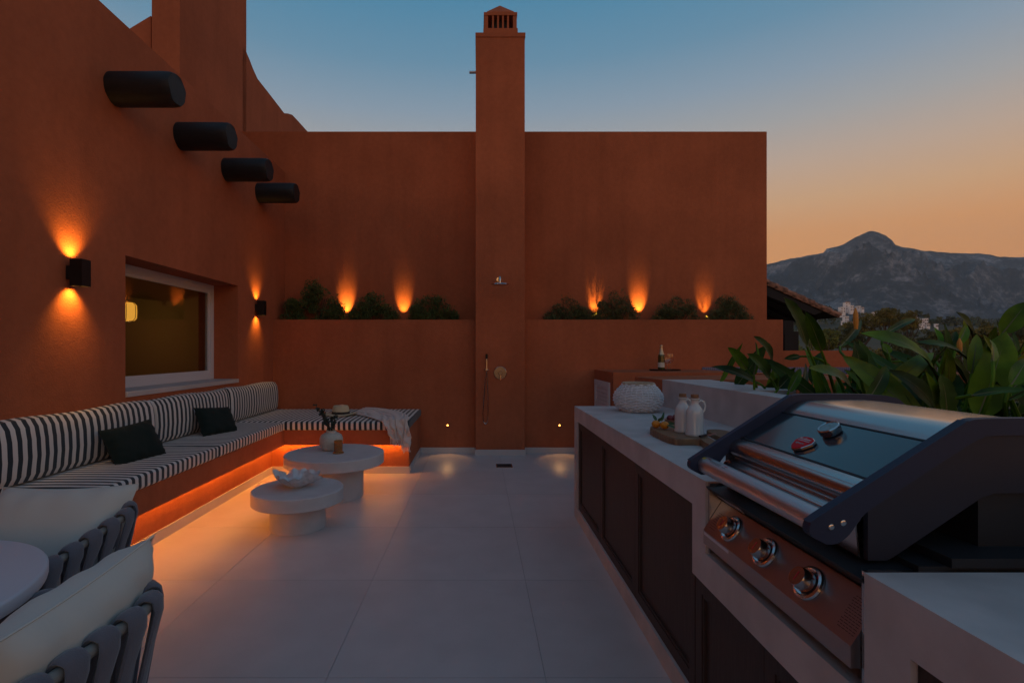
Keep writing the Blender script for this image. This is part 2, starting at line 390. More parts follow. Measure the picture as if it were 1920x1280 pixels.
def mountain_mat():
    m = mat('mountain_rock_and_scrub', (.10,.10,.10), 1); nt = m.node_tree; b = nt.nodes['Principled BSDF']
    g = nd(nt, 'ShaderNodeNewGeometry')
    n = nd(nt, 'ShaderNodeTexNoise'); n.inputs['Scale'].default_value = .0045; n.inputs['Detail'].default_value = 12; n.inputs['Roughness'].default_value = .68
    n2 = nd(nt, 'ShaderNodeTexNoise'); n2.inputs['Scale'].default_value = .03; n2.inputs['Detail'].default_value = 8; n2.inputs['Roughness'].default_value = .7
    mp = nd(nt, 'ShaderNodeMapping'); mp.inputs['Scale'].default_value = (1, .5, .8)
    nt.links.new(g.outputs['Position'], mp.inputs[0]); nt.links.new(mp.outputs[0], n.inputs['Vector']); nt.links.new(mp.outputs[0], n2.inputs['Vector'])
    r = nd(nt, 'ShaderNodeValToRGB'); e = r.color_ramp.elements
    e[0].position = .36; e[0].color = (.010,.017,.016,1); e[1].position = .66; e[1].color = (.44,.41,.42,1)  # rock and scrub tones, contrast deepened to stand in for light on the ridges
    q = r.color_ramp.elements.new(.50); q.color = (.046,.056,.060,1)
    ad = nd(nt, 'ShaderNodeMix', data_type='FLOAT'); ad.inputs[0].default_value = .45
    nt.links.new(n.outputs[0], ad.inputs[2]); nt.links.new(n2.outputs[0], ad.inputs[3]); nt.links.new(ad.outputs[0], r.inputs[0])
    nt.links.new(r.outputs[0], b.inputs['Base Color'])
    bp = nd(nt, 'ShaderNodeBump'); bp.inputs['Strength'].default_value = 1; bp.inputs['Distance'].default_value = 30
    nt.links.new(n.outputs[0], bp.inputs['Height']); nt.links.new(bp.outputs[0], b.inputs['Normal'])
    return m
obj('ground', ga, M['ground'], kind='structure', origin=(0,0,0))
obj('mountain', gb, mountain_mat(), kind='structure', origin=(0,2400,0))
# ---- haze
hz = bpy.data.materials.new('haze'); hz.use_nodes = True; hn = hz.node_tree; hn.nodes.clear()
ho = hn.nodes.new('ShaderNodeOutputMaterial'); pv = hn.nodes.new('ShaderNodeVolumePrincipled')
pv.inputs['Density'].default_value = .00007; pv.inputs['Color'].default_value = (.66,.82,1,1)
hn.links.new(pv.outputs[0], ho.inputs['Volume'])
obj('haze', G().box(-13000,17000,-400,6000,-60,1400), hz, kind='stuff', origin=(0,0,0))
# ---- terrace slab and floor tiles
obj('terrace_slab', G().box(-9, 5.2, -4, YU+.3, -7.2, -.02), M['terra'], kind='structure')
fl = obj('floor', G().box(XW, 5.1, -3.6, YW, -.02, -.004), M['grout'], kind='structure')
TX, TY = .905, .905
tiles = {}
for i in range(-3, 5):
    for j in range(-4, 6):
        x0, x1 = .28+i*TX, .28+(i+1)*TX; y0, y1 = 2.94*K-.04+j*TY, 2.94*K-.04+(j+1)*TY
        x0 = max(x0, XW); x1 = min(x1, 5.1); y1 = min(y1, YW)
        if x1-x0 < .05 or y1-y0 < .05 or x0 > 1.6: continue
        g_ = .0012; key = (round(x1-x0,3), round(y1-y0,3))
        c = ((x0+x1)/2, (y0+y1)/2, -.02)
        if key in tiles: link('tile', tiles[key].data, None, fl, c)
        else: tiles[key] = obj('tile', G().box(x0+g_, x1-g_, y0+g_, y1-g_, -.02, random.uniform(0,.0004)), M['tile'], fl, origin=c)
# drain
dr = thing('floor_drain', (.31, 6.02, 0), 'small dark square slotted drain set in the floor before the shower', 'drain')
obj('frame', G().box(.215,.405,5.925,6.115,.0005,.004), M['steelc'], dr)
for k in range(7): obj('slot', G().box(.225,.395,5.937+k*.0255,5.937+k*.0255+.018,.0045,.006), M['charcoal'], dr)

# ================================================================== THE HOUSE ON THE LEFT
hs = thing('house', (XW, 4.5, 0), 'terracotta rendered house wall with recessed window and four dark log ends', 'building')
ZT = 3.853
WY0, WY1, WZ0, WZ1 = 3.765*K, 5.53*K, .995, 2.085
T = .45
g = G()
def wallbox(y0, y1, z0, z1): g.box(XW-T, XW, y0, y1, z0, z1)
wallbox(-3, WY0, -.02, ZT); wallbox(WY1, YU, -.02, ZT); wallbox(WY0, WY1, -.02, WZ0); wallbox(WY0, WY1, WZ1, ZT)
obj('wall', g, M['terra'], hs)
# set-back upper storey, stepping parapet, pillar
XU = -3.4
pts = [(5.0,3.2),(9.9,3.2)]
sil = [(575,245),(558,226),(548,215.5),(540,213),(533,212.5),(505,176),(483,148),(474,128),(468,112),(462,98)]
pr = [(XU*960/(x-896), EYE-XU*(657-y)/(896-x)) for x, y in sil]
poly = [(XU, 7.4, 3.0), (XU, 11.0, 3.0), (XU, 11.0, pr[0][1]+.1)]+[(XU, a, b) for a, b in pr]+[(XU, 7.4, pr[-1][1])]
obj('parapet', G().extr(poly, (-.4,0,0)), M['terra'], hs)
YPI = 5.84
obj('pillar', G().box(-3.72, XU, YPI, 7.52, 3.0, 8.6), M['terra'], hs)
a, b, c = at(286,30,YPI+.1), at(243,54,YPI+.1), at(150,106,YPI+.1)
obj('gable', G().extr([(a.x-.02,a.y,a.z), b, c, (c.x,c.y,3.2), (a.x-.02,a.y,3.2)], (0,.35,0)), M['terra'], hs)
obj('roof_deck', G().box(-6.5, XW-T, -3, 9, 3.5, 3.6), M['terra'], hs)
# log ends
logm = None
for yb in (3.66, 4.47, 5.28, 6.07):
    yb *= K; rr = .123
    if logm is None:
        g = G().lathe([(rr*.97,-.35),(rr,-.1),(rr,.40),(rr*.97,.445),(rr*.90,.462)], (XW, yb, 3.30), 26, axis='X', fn=lambda r, z, a: (r*(1+.05*noise.noise(Vector((math.cos(a)*2.2, math.sin(a)*2.2, z*1.2)))-.02*max(0,math.sin(a))**6), z+(.012*noise.noise(Vector((math.cos(a)*3*r*8, math.sin(a)*3*r*8, 2))) if z > .4 else 0)))
        logm = obj('beam', g, M['beam'], hs, origin=(XW, yb, 3.30)); 
    else: link('beam', logm.data, None, hs, (XW, yb, 3.30+random.uniform(-.004,.006)))
# window
XR = XW-.27
wn = obj('window', G(), None, hs, origin=(XR, WY0, WZ0)) if False else None
g = G(); fr = .07
z0 = WZ0+.045
g.box(XR-.06, XR, WY0, WY1, z0, z0+fr); g.box(XR-.06, XR, WY0, WY1, WZ1-fr, WZ1)
g.box(XR-.06, XR, WY0, WY0+fr, z0+fr, WZ1-fr); g.box(XR-.06, XR, WY1-fr, WY1, z0+fr, WZ1-fr)
wn = obj('window', g, M['frame'], hs)
g = G(); a_, b_ = fr, fr+.025
g.box(XR-.05, XR-.012, WY0+a_, WY1-a_, z0+a_, z0+b_); g.box(XR-.05, XR-.012, WY0+a_, WY1-a_, WZ1-b_, WZ1-a_)
g.box(XR-.05, XR-.012, WY0+a_, WY0+b_, z0+b_, WZ1-b_); g.box(XR-.05, XR-.012, WY1-b_, WY1-a_, z0+b_, WZ1-b_)
obj('inner_frame', g, M['frame'], wn)
obj('pane', G().box(XR-.04, XR-.03, WY0+b_, WY1-b_, z0+b_, WZ1-b_), M['glass'], wn)
obj('window_sill', G().rbox(XR-.02, XW+.015, WY0+.002, WY1-.002, WZ0, WZ0+.043, .004, 1), M['sill'], hs)
# the room behind the pane
g = G(); g.box(-6.5,-6.4,2.0,9.0,.0,3.2); g.box(-6.4,XW-T,2.0,2.1,0,3.2); g.box(-6.4,XW-T,8.9,9.0,0,3.2); g.box(-6.4,XW-T,2.1,8.9,2.7,3.2); g.box(-6.4,XW-T,2.1,8.9,-.02,.0); g.box(-6.4,XW-T,YU-.06,YU-.01,0,2.7)
obj('room', g, M['room'], hs)
# paper lantern in the room
c = at(231, 584, 6.3)
ln = thing('pendant_lantern', (c.x, c.y, c.z-.12), 'glowing ribbed paper lantern hanging inside the room behind the window', 'lamp')
g = G().lathe([(.05,-.115),(.11,-.11),(.135,-.08),(.14,0),(.135,.08),(.11,.11),(.05,.115)], c, 28)
obj('lamp_shade', g, M['lantern'], ln)
for k in range(8):
    a = 2*PI*k/8
    p = [(c.x+r*1.02*math.cos(a), c.y+r*1.02*math.sin(a), c.z+z) for r, z in [(.05,-.118),(.115,-.112),(.14,-.08),(.146,0),(.14,.08),(.115,.112),(.05,.118)]]
    obj('rib', G().tube(p, .0035, 5), M['basketr'], ln)
light('lantern_light', 'POINT', (c.x,c.y,c.z-.16), 1.3, (1,.66,.26), ln, shadow_soft_size=0)
obj('cord', G().tube([(c.x,c.y,c.z+.115),(c.x,c.y,2.7)], .004, 6), M['ink'], ln)

# wall sconces
def sconce(y, z, label, e):
    s = thing('wall_sconce', (XW, y, z), label, 'wall lamp', 'up and down sconces on the house wall')
    obj('bracket', G().rbox(XW, XW+.035, y-.035, y+.035, z-.045, z+.045, .004, 1), M['black'], s)
    g = G(); x0, x1 = XW+.032, XW+.112; h = .088; t = .004
    q = .040
    g.box(x0,x0+t,y-q,y+q,z-h,z+h); g.box(x1-t,x1,y-q,y+q,z-h,z+h); g.box(x0+t,x1-t,y-q,y-q+t,z-h,z+h); g.box(x0+t,x1-t,y+q-t,y+q,z-h,z+h)
    g.box(x0+t,x1-t,y-q+t,y+q-t,z-.03,z+.03)
    obj('housing', g, M['black'], s)
    for sg in (-1, 1):
        obj('bulb', G().lathe([(.034,0),(.034,sg*.006)], ((x0+x1)/2, y, z+sg*.066), 16), M['bulb'], s)
        light('sconce_light', 'SPOT', ((x0+x1)/2, y, z+sg*.0805), e, (1,.47,.06), s, (-.52,0,sg), spot_size=math.radians(100), spot_blend=1, shadow_soft_size=.012)
    return s
sconce(3.25*K, 1.868, 'black square up and down sconce left of the window, nearest the camera', 11)
sconce(5.98*K, 1.872, 'black square up and down sconce between the window and the planter', 7)

# ================================================================== BACK WALL, PLANTER, CHIMNEY
XE = 4.045
bw = thing('boundary_wall', (.7, YU, 0), 'tall terracotta rendered wall with planter ledge at the back of the terrace', 'wall')
obj('wall', G().box(-6.4, XE, YU, YU+.3, -.02, 4.417), M['terra'], bw)
ZP = 1.763
g = G()
CX0, CX1 = -.0276, .606
g.box(XW, CX0, YW, YW+.10, -.02, ZP); g.box(CX1, 4.03, YW, YW+.10, -.02, ZP); g.box(CX0, CX1, YW+.02, YW+.10, -.02, ZP); g.box(3.93, 4.03, YW+.10, YU, -.02, ZP-.0)
obj('planter', g, M['terra'], bw)
obj('soil', G().box(XW, 3.93, YW+.10, YU, 1.2, 1.715), M['soil'], bw)
def skirt(x0, x1, y0, y1, par, n=1, horiz=True):
    for k in range(n):
        if horiz: obj('skirting', G().box(x0+(x1-x0)*k/n+.001, x0+(x1-x0)*(k+1)/n-.001, y0, y1, 0.0006, .077), M['skirt'], par)
        else: obj('skirting', G().box(x0, x1, y0+(y1-y0)*k/n+.001, y0+(y1-y0)*(k+1)/n-.001, 0.0006, .077), M['skirt'], par)
skirt(-.76, CX0-.012, YW-.012, YW, bw, 1); skirt(CX1+.012, 2.1, YW-.012, YW, bw, 2)
ch = thing('chimney', ((CX0+CX1)/2, YP+.3, 0), 'square terracotta chimney shaft with shower fittings and slotted cap', 'chimney')
obj('shaft', G().box(CX0, CX1, YP, YP+.72, -.02, 5.40), M['terra'], ch)
obj('cap_slab', G().box(CX0-.004, CX1+.008, YP-.008, YP+.728, 5.40, 5.455), M['terra'], ch)
cx = (CX0+CX1)/2+.01; cy = YP+.36; hw = .215
obj('pot_base', G().box(cx-hw-.012, cx+hw+.012, cy-hw-.012, cy+hw+.012, 5.455, 5.60), M['terra'], ch)
for sx_ in (-1, 1):
    for sy_ in (-1, 1):
        obj('corner_pier', G().box(cx+sx_*hw-(.05 if sx_ > 0 else 0), cx+sx_*hw+(.05 if sx_ < 0 else 0), cy+sy_*hw-(.05 if sy_ > 0 else 0), cy+sy_*hw+(.05 if sy_ < 0 else 0), 5.60, 5.775), M['terra'], ch)
for k in range(1, 5):
    d = -hw+.05+(2*hw-.1)*k/5
    for s_ in (-1, 1):
        obj('bar', G().box(cx+d-.012, cx+d+.012, cy+s_*hw-(.03 if s_ > 0 else 0), cy+s_*hw+(.03 if s_ < 0 else 0), 5.60, 5.775), M['terra'], ch)
        obj('bar', G().box(cx+s_*hw-(.03 if s_ > 0 else 0), cx+s_*hw+(.03 if s_ < 0 else 0), cy+d-.012, cy+d+.012, 5.60, 5.775), M['terra'], ch)
obj('flue', G().box(cx-.12, cx+.12, cy-.12, cy+.12, 5.60, 5.77), M['charcoal'], ch)
obj('cornice', G().box(cx-hw-.006, cx+hw+.006, cy-hw-.006, cy+hw+.006, 5.775, 5.815), M['terra'], ch)
h2 = hw-.035
obj('cap_roof', G().add([(cx-h2,cy-h2,5.815),(cx+h2,cy-h2,5.815),(cx+h2,cy+h2,5.815),(cx-h2,cy+h2,5.815),(cx-h2,cy-h2,5.85),(cx+h2,cy-h2,5.85),(cx+h2,cy+h2,5.85),(cx-h2,cy+h2,5.85),(cx,cy,6.05)],
    [(0,3,2,1),(0,1,5,4),(1,2,6,5),(2,3,7,6),(3,0,4,7),(4,5,8),(5,6,8),(6,7,8),(7,4,8)]), M['terra'], ch)
obj('spout', G().tube([(CX0,YP+.12,5.01),(CX0-.085,YP+.12,5.01)], .018, 10), M['steel'], ch)
obj('skirting', G().box(CX0-.012, CX1+.012, YP-.012, YP, .0006, .077), M['skirt'], ch)
obj('skirting', G().box(CX0-.012, CX0, YP, YW-.012, .0006, .077), M['skirt'], ch); obj('skirting', G().box(CX1, CX1+.012, YP, YW-.012, .0006, .077), M['skirt'], ch)
# shower
sh = thing('overhead_shower', (.27, YP, 2.2), 'round chrome overhead rain shower on the chimney shaft', 'shower')
obj('arm', G().tube([(.27,YP,2.27),(.27,YP-.30,2.27),(.27,YP-.345,2.262),(.27,YP-.36,2.24),(.27,YP-.36,2.175)], .011, 10), M['steelc'], sh)
obj('wall_plate', G().lathe([(.03,0),(.03,-.01)], (.27,YP,2.27), 20, axis='Y'), M['steelc'], sh)
obj('rose', G().lathe([(.02,.02),(.108,.006),(.11,0),(.105,-.006)], (.27,YP-.36,2.16), 36), M['steelc'], sh)
mx_ = thing('shower_mixer', (.288, YP, .99), 'round chrome shower mixer plate with lever', 'tap')
obj('plate', G().lathe([(.083,0),(.083,-.008),(.078,-.012)], (.288,YP,1.068), 36, axis='Y'), M['chromed'], mx_)
obj('knob', G().lathe([(.028,-.012),(.028,-.05),(.024,-.055)], (.288,YP,1.068), 24, axis='Y'), M['chromed'], mx_)
obj('lever', G().tube([(.288,YP-.045,1.05),(.288,YP-.05,.975)], .006, 8), M['steelc'], mx_)
hd = thing('hand_shower', (.118, YP, 1.05), 'slim chrome hand shower on its bracket with a looped hose', 'shower')
obj('handset', G().tube([(.112,YP-.055,1.13),(.112,YP-.05,1.22),(.112,YP-.05,1.305)], [.010,.011,.013], 10), M['steelc'], hd)
obj('nozzle', G().tube([(.112,YP-.05,1.25),(.112,YP-.05,1.312)], .0145, 12), M['black'], hd)
obj('bracket', G().tube([(.112,YP,1.115),(.112,YP-.06,1.115)], .013, 10), M['steelc'], hd)
obj('outlet', G().tube([(.085,YP,1.105),(.14,YP-.03,1.105)], .010, 8), M['steelc'], hd)
hp = []
for k in range(33):
    t = k/32; a = PI*(t)
    hp.append((.112-.0+(.036*math.sin(2*PI*t)*-1 if False else 0)+(-.045*math.sin(PI*t)**.8 if t < .5 else .0)*0, 0, 0))
pp = [(.108,1.13),(.098,1.0),(.086,.85),(.074,.70),(.066,.56),(.066,.49),(.074,.44),(.092,.415),(.110,.42),(.124,.45),(.130,.52),(.132,.64),(.130,.80),(.122,.96),(.115,1.09)]
hp = []
for (x0_, z0_), (x1_, z1_) in zip(pp, pp[1:]):
    for q in range(3): hp.append((x0_+(x1_-x0_)*q/3, YP-.035, z0_+(z1_-z0_)*q/3))
hp.append((pp[-1][0], YP-.04, pp[-1][1]))
obj('hose', G().tube(hp, .0062, 8), M['steelc'], hd)
# recessed wall dots
for x, side in ((-.40, 'left'), (1.078, 'right')):
    s = thing('recessed_light', (x, YW, .369), f'tiny round recessed light low on the wall {side} of the chimney shaft', 'wall light', 'recessed lights low on the back wall')
    obj('trim', G().lathe([(.018,0),(.018,-.003),(.011,-.003),(.011,0)], (x,YW,.369), 20, caps=False, axis='Y'), M['terra'], s)
    obj('bulb', G().lathe([(.0105,-.001),(.0105,-.0018)], (x,YW,.369), 16, axis='Y'), M['dot'], s)
    light('spot', 'SPOT', (x, YW-.012, .362), 2.2, (1,.50,.17), s, (0,-.62,-.8), spot_size=math.radians(78), spot_blend=.45, shadow_soft_size=.01)
# planter uplights
UP = [(650,1.0,.0),(757,.62,0),(1110,.85,.03),(1197,1.0,.0),(1320,.62,0)]
names = ['between the tall first shrub and the second', 'between the second and third shrubs', 'shining up through the twigs left of the spiky shrub', 'right of the spiky shrub', 'before the last shrub on the right']
for (px, e, dx), nm in zip(UP, names):
    x = (px-896)/F*YU
    s = thing('garden_uplight', (x, YU-.13, 1.715), f'small amber uplight in the planter {nm}', 'uplight', 'uplights in the wall planter')
    obj('housing', G().lathe([(.022,0),(.026,.01),(.026,.058),(.023,.0635),(.020,.0635),(.020,.052)], (x,YU-.13,1.715), 16), M['black'], s)
    obj('bulb', G().lathe([(.018,0),(.018,.003)], (x,YU-.13,1.7705), 14), M['bulb'], s)
    light('spot', 'SPOT', (x+dx, YU-.13, 1.782), 46*e, (1,.50,.085), s, (0,.55,1), spot_size=math.radians(48), spot_blend=1.0, shadow_soft_size=.006)
# ---- shrubs
def leaves(name, m, parent, blobs, n, size, elong=2.2, up=.3):
    """n little leaf quads spread through several ellipsoid blobs (cx,cy,cz,rx,ry,rz)"""
    B = np.array(blobs); wgt = B[:,3]*B[:,4]*B[:,5]; wgt /= wgt.sum()
    k = rng.choice(len(B), n, p=wgt); d = rng.normal(size=(n,3)); d /= np.linalg.norm(d, axis=1)[:,None]
    r = rng.uniform(.45, 1.06, n)**.7
    c = B[k,:3]+d*r[:,None]*B[k,3:6]
    a = rng.normal(size=(n,3))+d*1.0; a[:,2] += up; a /= np.linalg.norm(a, axis=1)[:,None]
    b = np.cross(a, rng.normal(size=(n,3))); b /= np.linalg.norm(b, axis=1)[:,None]
    L = size*rng.uniform(.6,1.4,n)[:,None]; W = L/elong
    v = np.stack([c-a*L*.5, c+b*W*.5, c+a*L*.5, c-b*W*.5], 1).reshape(-1,3)
    org = np.array([B[:,0].mean(), B[:,1].mean(), (B[:,2]-B[:,5]).min()])
    me = bpy.data.meshes.new(name); me.vertices.add(4*n); me.vertices.foreach_set('co', (v-org).ravel())
    me.loops.add(4*n); me.loops.foreach_set('vertex_index', np.arange(4*n)); me.polygons.add(n)
    me.polygons.foreach_set('loop_start', np.arange(n)*4); me.update(calc_edges=True); me.validate()
    return link(name, me, m, parent, Vector(org))
shr = [(530,648,522,'leaf','tallest domed dark green shrub at the left end of the planter'),
       (655,750,548,'leaf','low rounded dark green shrub in the planter, second from the left'),
       (762,862,550,'leaf','wide low dark green shrub in the planter beside the chimney shaft'),
       (1022,1112,556,'needle','low feathery shrub in the planter just right of the chimney shaft'),
       (1110,1196,540,'needle','spiky upright shrub spilling over the planter edge between two uplights'),
       (1225,1312,556,'needle','rounded feathery shrub in the planter, second from the right'),
       (1330,1404,553,'needle','last small rounded shrub at the right end of the planter')]
for x0, x1, yt, kind, lab in shr:
    cxp = (x0+x1)/2; yy = YU-.19; c = at(cxp, 600, yy); rx = (x1-x0)/2/F*yy; hh = (608-yt)/F*yy
    s = thing('shrub', (c.x, yy, 1.715), lab, 'shrub', 'shrubs in the wall planter')
    blobs = []
    for k in range(80 if x0 == 530 else 50):
        t = random.uniform(-.88,.88); env = (1-abs(t)**2.4)
        if x0 == 530: env = max(.64*(1-abs(t)**8), .96*math.exp(-((t-.05)/.48)**4))
        top = hh*env*random.uniform(.72,.95)
        r_ = random.uniform(.05,.08)
        zz = 1.73+random.uniform(.0, 1)**.8*max(.02, top-.02)
        blobs.append((c.x+t*rx, yy+random.uniform(-.08,.08), zz, r_*1.15, r_, r_))
    for k in range(7):
        t = random.uniform(-.8,.8); env = (1-abs(t)**2.4) if x0 != 530 else max(.64*(1-abs(t)**8), .96*math.exp(-((t-.05)/.48)**4))
        z1 = 1.715+hh*env
        for q in range(3): blobs.append((c.x+t*rx+q*.004*random.choice((-1,1)), yy+random.uniform(-.05,.05), z1-.03+q*.028, .018, .018, .02))
    leaves('foliage', M['shrub'] if kind == 'leaf' else M['shrub2'], s, blobs, 13000 if x0 == 530 else 8500, .021 if kind == 'leaf' else .03, 1.9 if kind == 'leaf' else 5.5)
    for k in range(5):
        a = random.uniform(-.7,.7); obj('stem', G().tube([(c.x+a*.1, yy, 1.70), (c.x+a*.4*rx+.01, yy, 1.75), (c.x+a*rx, yy+random.uniform(-.05,.05), 1.715+hh*.55)], .005, 5), M['stem'], s)
# ================================================================== BENCH
YO, YPL = 5.32*K, 5.42*K; XO, XPL = -2.10, -2.275; YN = 2.76*K; XBE = -.76
bn = thing('built_in_bench', (-2.4, 4.6, 0), 'L shaped terracotta bench with glowing amber strip light beneath', 'bench')
g = G()
g.box(XW, XO, YN, YW, .331, .49)
g.box(XO, XBE, YO, YW, .331, .4905)
obj('seat_slab', g, M['terra'], bn)
g = G(); g.box(XW, XPL, YN+.02, YW, -.01, .331); g.box(XPL, XBE, YPL, YW, -.01, .331); obj('plinth', g, M['terra'], bn)
for k in range(4):
    y0, y1 = YN+.02+(YPL-YN-.02)*k/4, YN+.02+(YPL-YN-.02)*(k+1)/4
    obj('skirting', G().box(XPL, XPL+.012, y0+.001, y1-.001, .0006, .077), M['skirt'], bn)
for k in range(2):
    x0, x1 = XPL+.012+(XBE-XPL-.012)*k/2, XPL+.012+(XBE-XPL-.012)*(k+1)/2
    obj('skirting', G().box(x0+.001, x1-.001, YPL-.012, YPL, .0006, .077), M['skirt'], bn)
obj('skirting', G().box(XBE, XBE+.012, YPL-.012, YW-.012, .0006, .077), M['skirt'], bn)
obj('led_strip', G().box(XPL+.045, XPL+.055, YN+.05, YPL-.06, .3255, .3305), M['led'], bn)
obj('led_strip', G().box(XPL+.05, XBE-.03, YPL-.055, YPL-.045, .3255, .3305), M['ledb'], bn)
PER = .0575
sy = stripe_mat('navy_white_stripe_across', 'Y', PER, .1); sxm = stripe_mat('navy_white_stripe_along', 'X', PER, .3)
syb = stripe_mat('navy_white_stripe_backrest', 'Y', .0605, .45)
jy = [YN-.012, 3.945*K, YO-.03]
for k, lab in ((0, 'navy striped seat cushion at the near end of the long bench arm'), (1, 'navy striped seat cushion of the long bench arm, next to the corner')):
    obj('seat_cushion', G().rbox(XW+.005, XO+.012, jy[k]+.003, jy[k+1]-.003, .492, .585, .020, 4, puff=.008, cuts=6), sy, label=lab, cat='cushion', group='striped seat cushions')
obj('seat_cushion', G().rbox(XW+.005, XBE+.012, YO-.014, YW-.005, .4925, .585, .020, 4, puff=.008, cuts=6), sxm, label='long striped seat cushion against the back wall under hat and throw', cat='cushion', group='striped seat cushions')
bj = [2.70, 3.945*K, 5.14*K, 6.36*K]
labs = ['striped back cushion nearest the camera, behind the larger dark pillow', 'middle striped back cushion under the window', 'striped back cushion in the far corner beyond the window']
for k in range(3):
    bm = bmesh.new(); g = G(); zb, zt = .588, .962
    def bc(u, v, y0=bj[k]+.004, y1=bj[k+1]-.004):
        y = y0+(y1-y0)*u
        pro = [(XW+.004, zb), (XW+.060, zb), (XW+.098, zb+.012), (XW+.118, zb+.05), (XW+.126, zb+.15), (XW+.122, zb+.25), (XW+.110, zb+.32), (XW+.085, zt-.012), (XW+.05, zt), (XW+.02, zt-.006), (XW+.004, zt-.03)]
        t = v*(len(pro)-1); i = min(int(t), len(pro)-2); q = t-i
        x = pro[i][0]*(1-q)+pro[i+1][0]*q; z = pro[i][1]*(1-q)+pro[i+1][1]*q
        e = min(u, 1-u)*(y1-y0); ed = max(0, 1-e/.03)
        sc_ = 1-.28*ed**2.2
        x = XW+.004+(x-XW-.004)*sc_; z = zb+(z-zb)*(1-.035*ed**2)
        z += .006*math.sin(y*7+k)*(z-zb)/.37; x += .004*math.sin(y*11+k*2)*(x > XW+.05)
        return (x, y, z)
    us = 60; g.grid(bc, us, 20)
    n = us+1
    g.f.append(tuple(j*n for j in range(21))); g.sm.append(False); g.f.append(tuple(j*n+us for j in range(21))[::-1]); g.sm.append(False)
    obj('back_cushion', g, syb, label=labs[k], cat='cushion', group='striped back cushions')
# ---- pillows
def pillow_mesh(w, h, t, n=26, seed=0, pinch=.10, wr=.006):
    g = G()
    def P(u, v, s):
        a, b = 2*u-1, 2*v-1
        x = a*w/2*(1-pinch*(1-b*b)*abs(a)**2*.6); z = b*h/2*(1-pinch*(1-a*a)*abs(b)**2*.6)
        th = t/2*max(0, (1-a**4))**.55*max(0, (1-b**4))**.55
        wv = wr*noise.noise(Vector((a*3+seed, b*3, s*2.)))*(.3+max(abs(a), abs(b)))+wr*.8*math.sin((a*b)*16+seed)*max(abs(a),abs(b))**3
        return (x, s*(th+(wv if th > .003 else 0)), z+.0)
    g.grid(lambda u, v: P(u, v, 1), n, n); g.grid(lambda u, v: P(u, v, -1), n, n)
    return g
def piping(w, h, pinch=.10):
    pts = []
    N = 24
    for a, b in [(-1+2*i/N, -1) for i in range(N)]+[(1, -1+2*i/N) for i in range(N)]+[(1-2*i/N, 1) for i in range(N)]+[(-1, 1-2*i/N) for i in range(N)]:
        pts.append((a*w/2*(1-pinch*(1-b*b)*abs(a)**2*.6), 0, b*h/2*(1-pinch*(1-a*a)*abs(b)**2*.6)))
    return G().tube(pts, .003, 5, closed=True)
def pillow(w, h, t, loc, rot, m, label, seed, group=None):
    Mx = Matrix.Translation(loc) @ Matrix.Rotation(rot[2], 4, 'Z') @ Matrix.Rotation(rot[0], 4, 'X') @ Matrix.Rotation(rot[1], 4, 'Y')
    p = thing('pillow', (loc[0], loc[1], loc[2]-h/2), label, 'pillow', group)
    obj('cover', pillow_mesh(w, h, t, seed=seed).xf(Mx), m, p); obj('seam', piping(w, h).xf(Mx), m, p)
R90 = PI/2
pillow(.41, .29, .13, (-2.43, 3.62, .70), (math.radians(-28), math.radians(-4), math.radians(76)), M['greenp'], 'dark green pillow leaning on the nearest striped back cushion', 1, 'dark green pillows')
pillow(.39, .28, .13, (-2.43, 4.76, .70), (math.radians(-28), math.radians(5), math.radians(72)), M['greenp'], 'dark green pillow leaning on the middle striped back cushion', 5, 'dark green pillows')
# ---- hat
hc = (-1.615, 6.03, .600)
ht = thing('sun_hat', hc, 'straw panama hat with black band lying on the striped bench', 'hat')
def hatfn(r, z, a): return (r*(1+.10*abs(math.cos(a))), z+(.012*math.cos(2*a) if r > .11 else 0)-(.018*math.cos(a)**2 if z > .10 and r < .06 else 0))
obj('brim', G().lathe([(.09,.008),(.14,.004),(.172,.010),(.176,.014),(.172,.016),(.14,.010),(.09,.014)], hc, 40, caps=False, fn=hatfn), M['straw'], ht)
obj('crown', G().lathe([(.093,.006),(.090,.05),(.084,.09),(.074,.108),(.05,.116),(.02,.112),(.001,.110)], hc, 40, caps=False, fn=hatfn), M['straw'], ht)
obj('band', G().lathe([(.0955,.010),(.0935,.040)], hc, 40, caps=False, fn=hatfn), M['ink'], ht)
# ---- throw
def throw_pt(u, v):
    # u across the cloth, v from its tip on the seat to the hanging hem
    q = min(1, v/.52)
    ax, ay = -1.46+(.42)*q, 6.04+(YO-.035-6.04)*q**1.1
    bx = (1-q)**2*-1.42+2*q*(1-q)*-.80+q*q*-.745; by = (1-q)**2*6.58+2*q*(1-q)*6.45+q*q*(YO-.035)
    w_ = u+.018*math.sin(u*14+v*9)
    x = ax+(bx-ax)*w_; y = ay+(by-ay)*w_
    n1 = noise.noise(Vector((u*5+v*2, v*7, 1.3))); n2 = abs(noise.noise(Vector((u*9-v*4, v*5, 4.1))))
    fold = .022*abs(math.sin(u*13+v*6+n1*2.5))+.022*n2
    z = .600+(fold+.020*math.exp(-((v-.08)/.10)**2))*(.25+.75*min(1, 8*min(u, 1-u)))
    if v > .52:
        d = (v-.52)/.48; L = .165+.125*u+.02*math.sin(u*11)
        x = x+d*(.085*(1-u)+.02)+.012*math.sin(d*5+u*17)
        y = YO-.036-.010-.030*abs(math.sin(u*13+n1*2))*min(1, d*4)-.018*n2
        z = z*(1-min(1,d*6))+.600*min(1,d*6)-d*L
    return (x, y, z)
g = G()
g.grid(throw_pt, 60, 46)
tw = thing('throw_blanket', (-1.0, 5.8, .59), 'crumpled ivory gauze throw with fringe hanging over the bench end', 'blanket')
tb = obj('cloth', g, M['throwm'], tw)
md = tb.modifiers.new('thick', 'SOLIDIFY'); md.thickness = .006
g = G()
